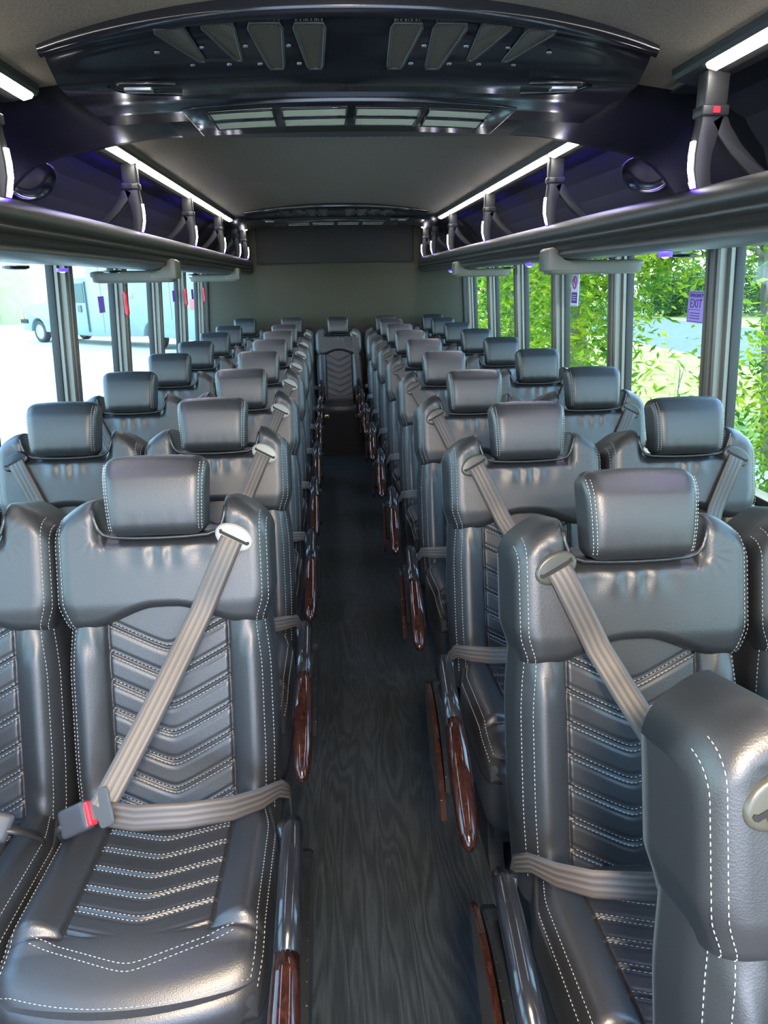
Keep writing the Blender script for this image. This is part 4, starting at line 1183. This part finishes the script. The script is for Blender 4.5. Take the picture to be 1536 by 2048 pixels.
far = ['tall tree far beyond the road, behind the round dark bush', 'tall tree far beyond the road, behind the rear windows', 'tall tree far beyond the road, behind the leaning tree', 'tall tree far beyond the road, above the pale path',
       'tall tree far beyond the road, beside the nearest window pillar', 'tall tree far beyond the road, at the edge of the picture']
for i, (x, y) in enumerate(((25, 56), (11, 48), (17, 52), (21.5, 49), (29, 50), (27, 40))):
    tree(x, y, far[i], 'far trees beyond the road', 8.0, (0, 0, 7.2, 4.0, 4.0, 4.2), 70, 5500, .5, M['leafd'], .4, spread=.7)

# building far left
e = empty('building', (-17.5, 43, GZ), 'pale yellow building with a dark doorway seen at the far left', 'building')
M['stucco'] = noisy('yellow_stucco', [(0.3, (0.34, 0.29, 0.15)), (0.7, (0.40, 0.35, 0.19))], 2)
MB().box((-14, -1.0, 0), (1.9, 6, 6.5)).build('wall', M['stucco'], e)
MB().box((-5.0, -1.12, 0), (-0.35, -.9, 3.4)).build('doorway', mat('dark_door', (.05, .06, .06), .5), e)
MB().box((-.35, -1.2, 0), (.0, -.95, 3.5)).build('door_frame', mat('door_trim', (.75, .72, .55), .6), e)
# white utility van
Rr, Ff = Vector((-5.4, 23.8, GZ)), Vector((-10.4, 28.0, GZ))
ev = (Ff - Rr).normalized(); en = Vector((-ev.y, ev.x, 0))
if en.dot(-Rr) < 0: en = -en
van = empty('utility_van', Rr, 'white utility van with a tall box body parked on the left', 'van')
van.matrix_world = Matrix(((ev.x, -en.x, 0, Rr.x), (ev.y, -en.y, 0, Rr.y), (0, 0, 1, Rr.z), (0, 0, 0, 1)))
WB = (Ff - Rr).length
M['vanwhite'] = mat('van_white', (0.19, 0.235, 0.225), 0.35)
M['vanglass'] = mat('van_glass', (0.05, 0.09, 0.08), 0.35, spec=.2)
def arch(cx_, r=.47, n=9): return [(cx_ + r * math.cos(a), .38 + r * math.sin(a)) for a in np.linspace(0, PI, n)]
cab = [(WB - 3.4, .30)] + [(x, z) for x, z in arch(WB)[::-1]] + [(WB + 1.0, .42), (WB + 1.06, .95), (WB + .98, 1.12), (WB + .35, 1.28), (WB - .75, 1.42), (WB - 1.40, 2.00), (WB - 1.75, 2.14), (WB - 3.4, 2.20)]
MB().prism(cab, 'y', 0.02, 1.98).build('cab', M['vanwhite'], van, bevel=.03)
boxb = [(-2.6, .30)] + [(x, z) for x, z in arch(0)[::-1]] + [(WB - 3.35, .30), (WB - 3.35, 2.75), (WB - 3.7, 2.9), (-2.6, 2.9)]
MB().prism(boxb, 'y', -0.04, 2.05).build('box_body', M['vanwhite'], van, bevel=.02)
MB().prism([(WB - 3.05, 1.38), (WB - 1.95, 1.38), (WB - 2.15, 1.98), (WB - 3.05, 2.0)], 'y', 0.0, .03).build('side_window', M['vanglass'], van)
dr = MB()
for a, b in (((WB - 3.2, .45), (WB - 3.17, 2.05)), ((WB - 1.15, .7), (WB - 1.12, 1.4)), ((WB - 4.1, .45), (WB - 4.07, 2.6)), ((WB - 5.2, .9), (WB - 5.17, 2.6)), ((-1.0, .9), (-.97, 2.6))):
    dr.box((a[0], -.045, a[1]), (b[0], 0.03, b[1]))
dr.build('door_seam', mat('seam_grey', (.10, .13, .13), .5), van)
MB().box((WB - 2.85, -.02, 1.08), (WB - 2.65, .03, 1.30)).build('door_handle', mat('handle_grey', (.07, .09, .09), .5), van)
MB().box((WB - 2.2, .0, .98), (WB - 1.4, .02, 1.02)).build('side_stripe', mat('stripe_pink', (.4, .15, .15), .5), van)
MB().box((WB + .90, .05, .40), (WB + 1.14, 1.95, .66)).build('bumper', mat('bumper_chrome', (.6, .62, .62), .3, metal=.6), van, bevel=.03)
MB().box((WB + .60, -.01, .66), (WB + 1.05, .25, .80)).build('bumper_trim', M['black'], van)
MB().box((WB + .86, .0, .88), (WB + 1.0, .28, 1.10)).build('headlight', mat('headlight', (.35, .36, .32), .1), van, bevel=.02)
MB().box((WB + .84, -.005, .80), (WB + 1.0, .2, .88)).build('turn_signal', mat('amber', (.9, .35, .03), .3), van)
for cx_, dep in ((WB, .06), (0.0, .10)):
    for yy in (0.06, 1.75):
        wm = MB(); n = 28
        R_ = [(0.0, .02), (.11, .03), (.19, .05), (.235, .02), (.25, .0), (.37, .0), (.385, .03), (.385, .2)]
        V_ = [(cx_ + r * math.cos(2 * PI * j / n), yy + d, .38 + r * math.sin(2 * PI * j / n)) for r, d in R_ for j in range(n)]
        fcs = [(a * n + j, a * n + (j + 1) % n, (a + 1) * n + (j + 1) % n, (a + 1) * n + j) for a in range(7) for j in range(n)]
        wm.add(V_, fcs); wm.mi = [0 if i // n < 4 else 1 for i in range(len(fcs))]
        wm.build('wheel', [M['lightplastic'], M['rubber']], van)
MB().tube([(0.9, -.055, 1.62), (0.9, -.03, 1.62)], .11, 16).build('fuel_cap', mat('cap_grey', (.3, .34, .36), .5), van)
MB().box((1.85, -.06, 1.62), (2.15, -.03, 1.78)).build('side_latch', mat('latch_dark', (.3, .34, .36), .4), van)
# roof rack ladder and rear tail
MB().box((-2.3, .1, .5), (-2.15, 1.9, .75)).build('rear_bumper', M['black'], van)
MB().box((-2.05, -.055, 1.2), (-1.85, -.03, 1.5)).build('tail_mark', mat('tail_red', (.35, .08, .08), .5), van)
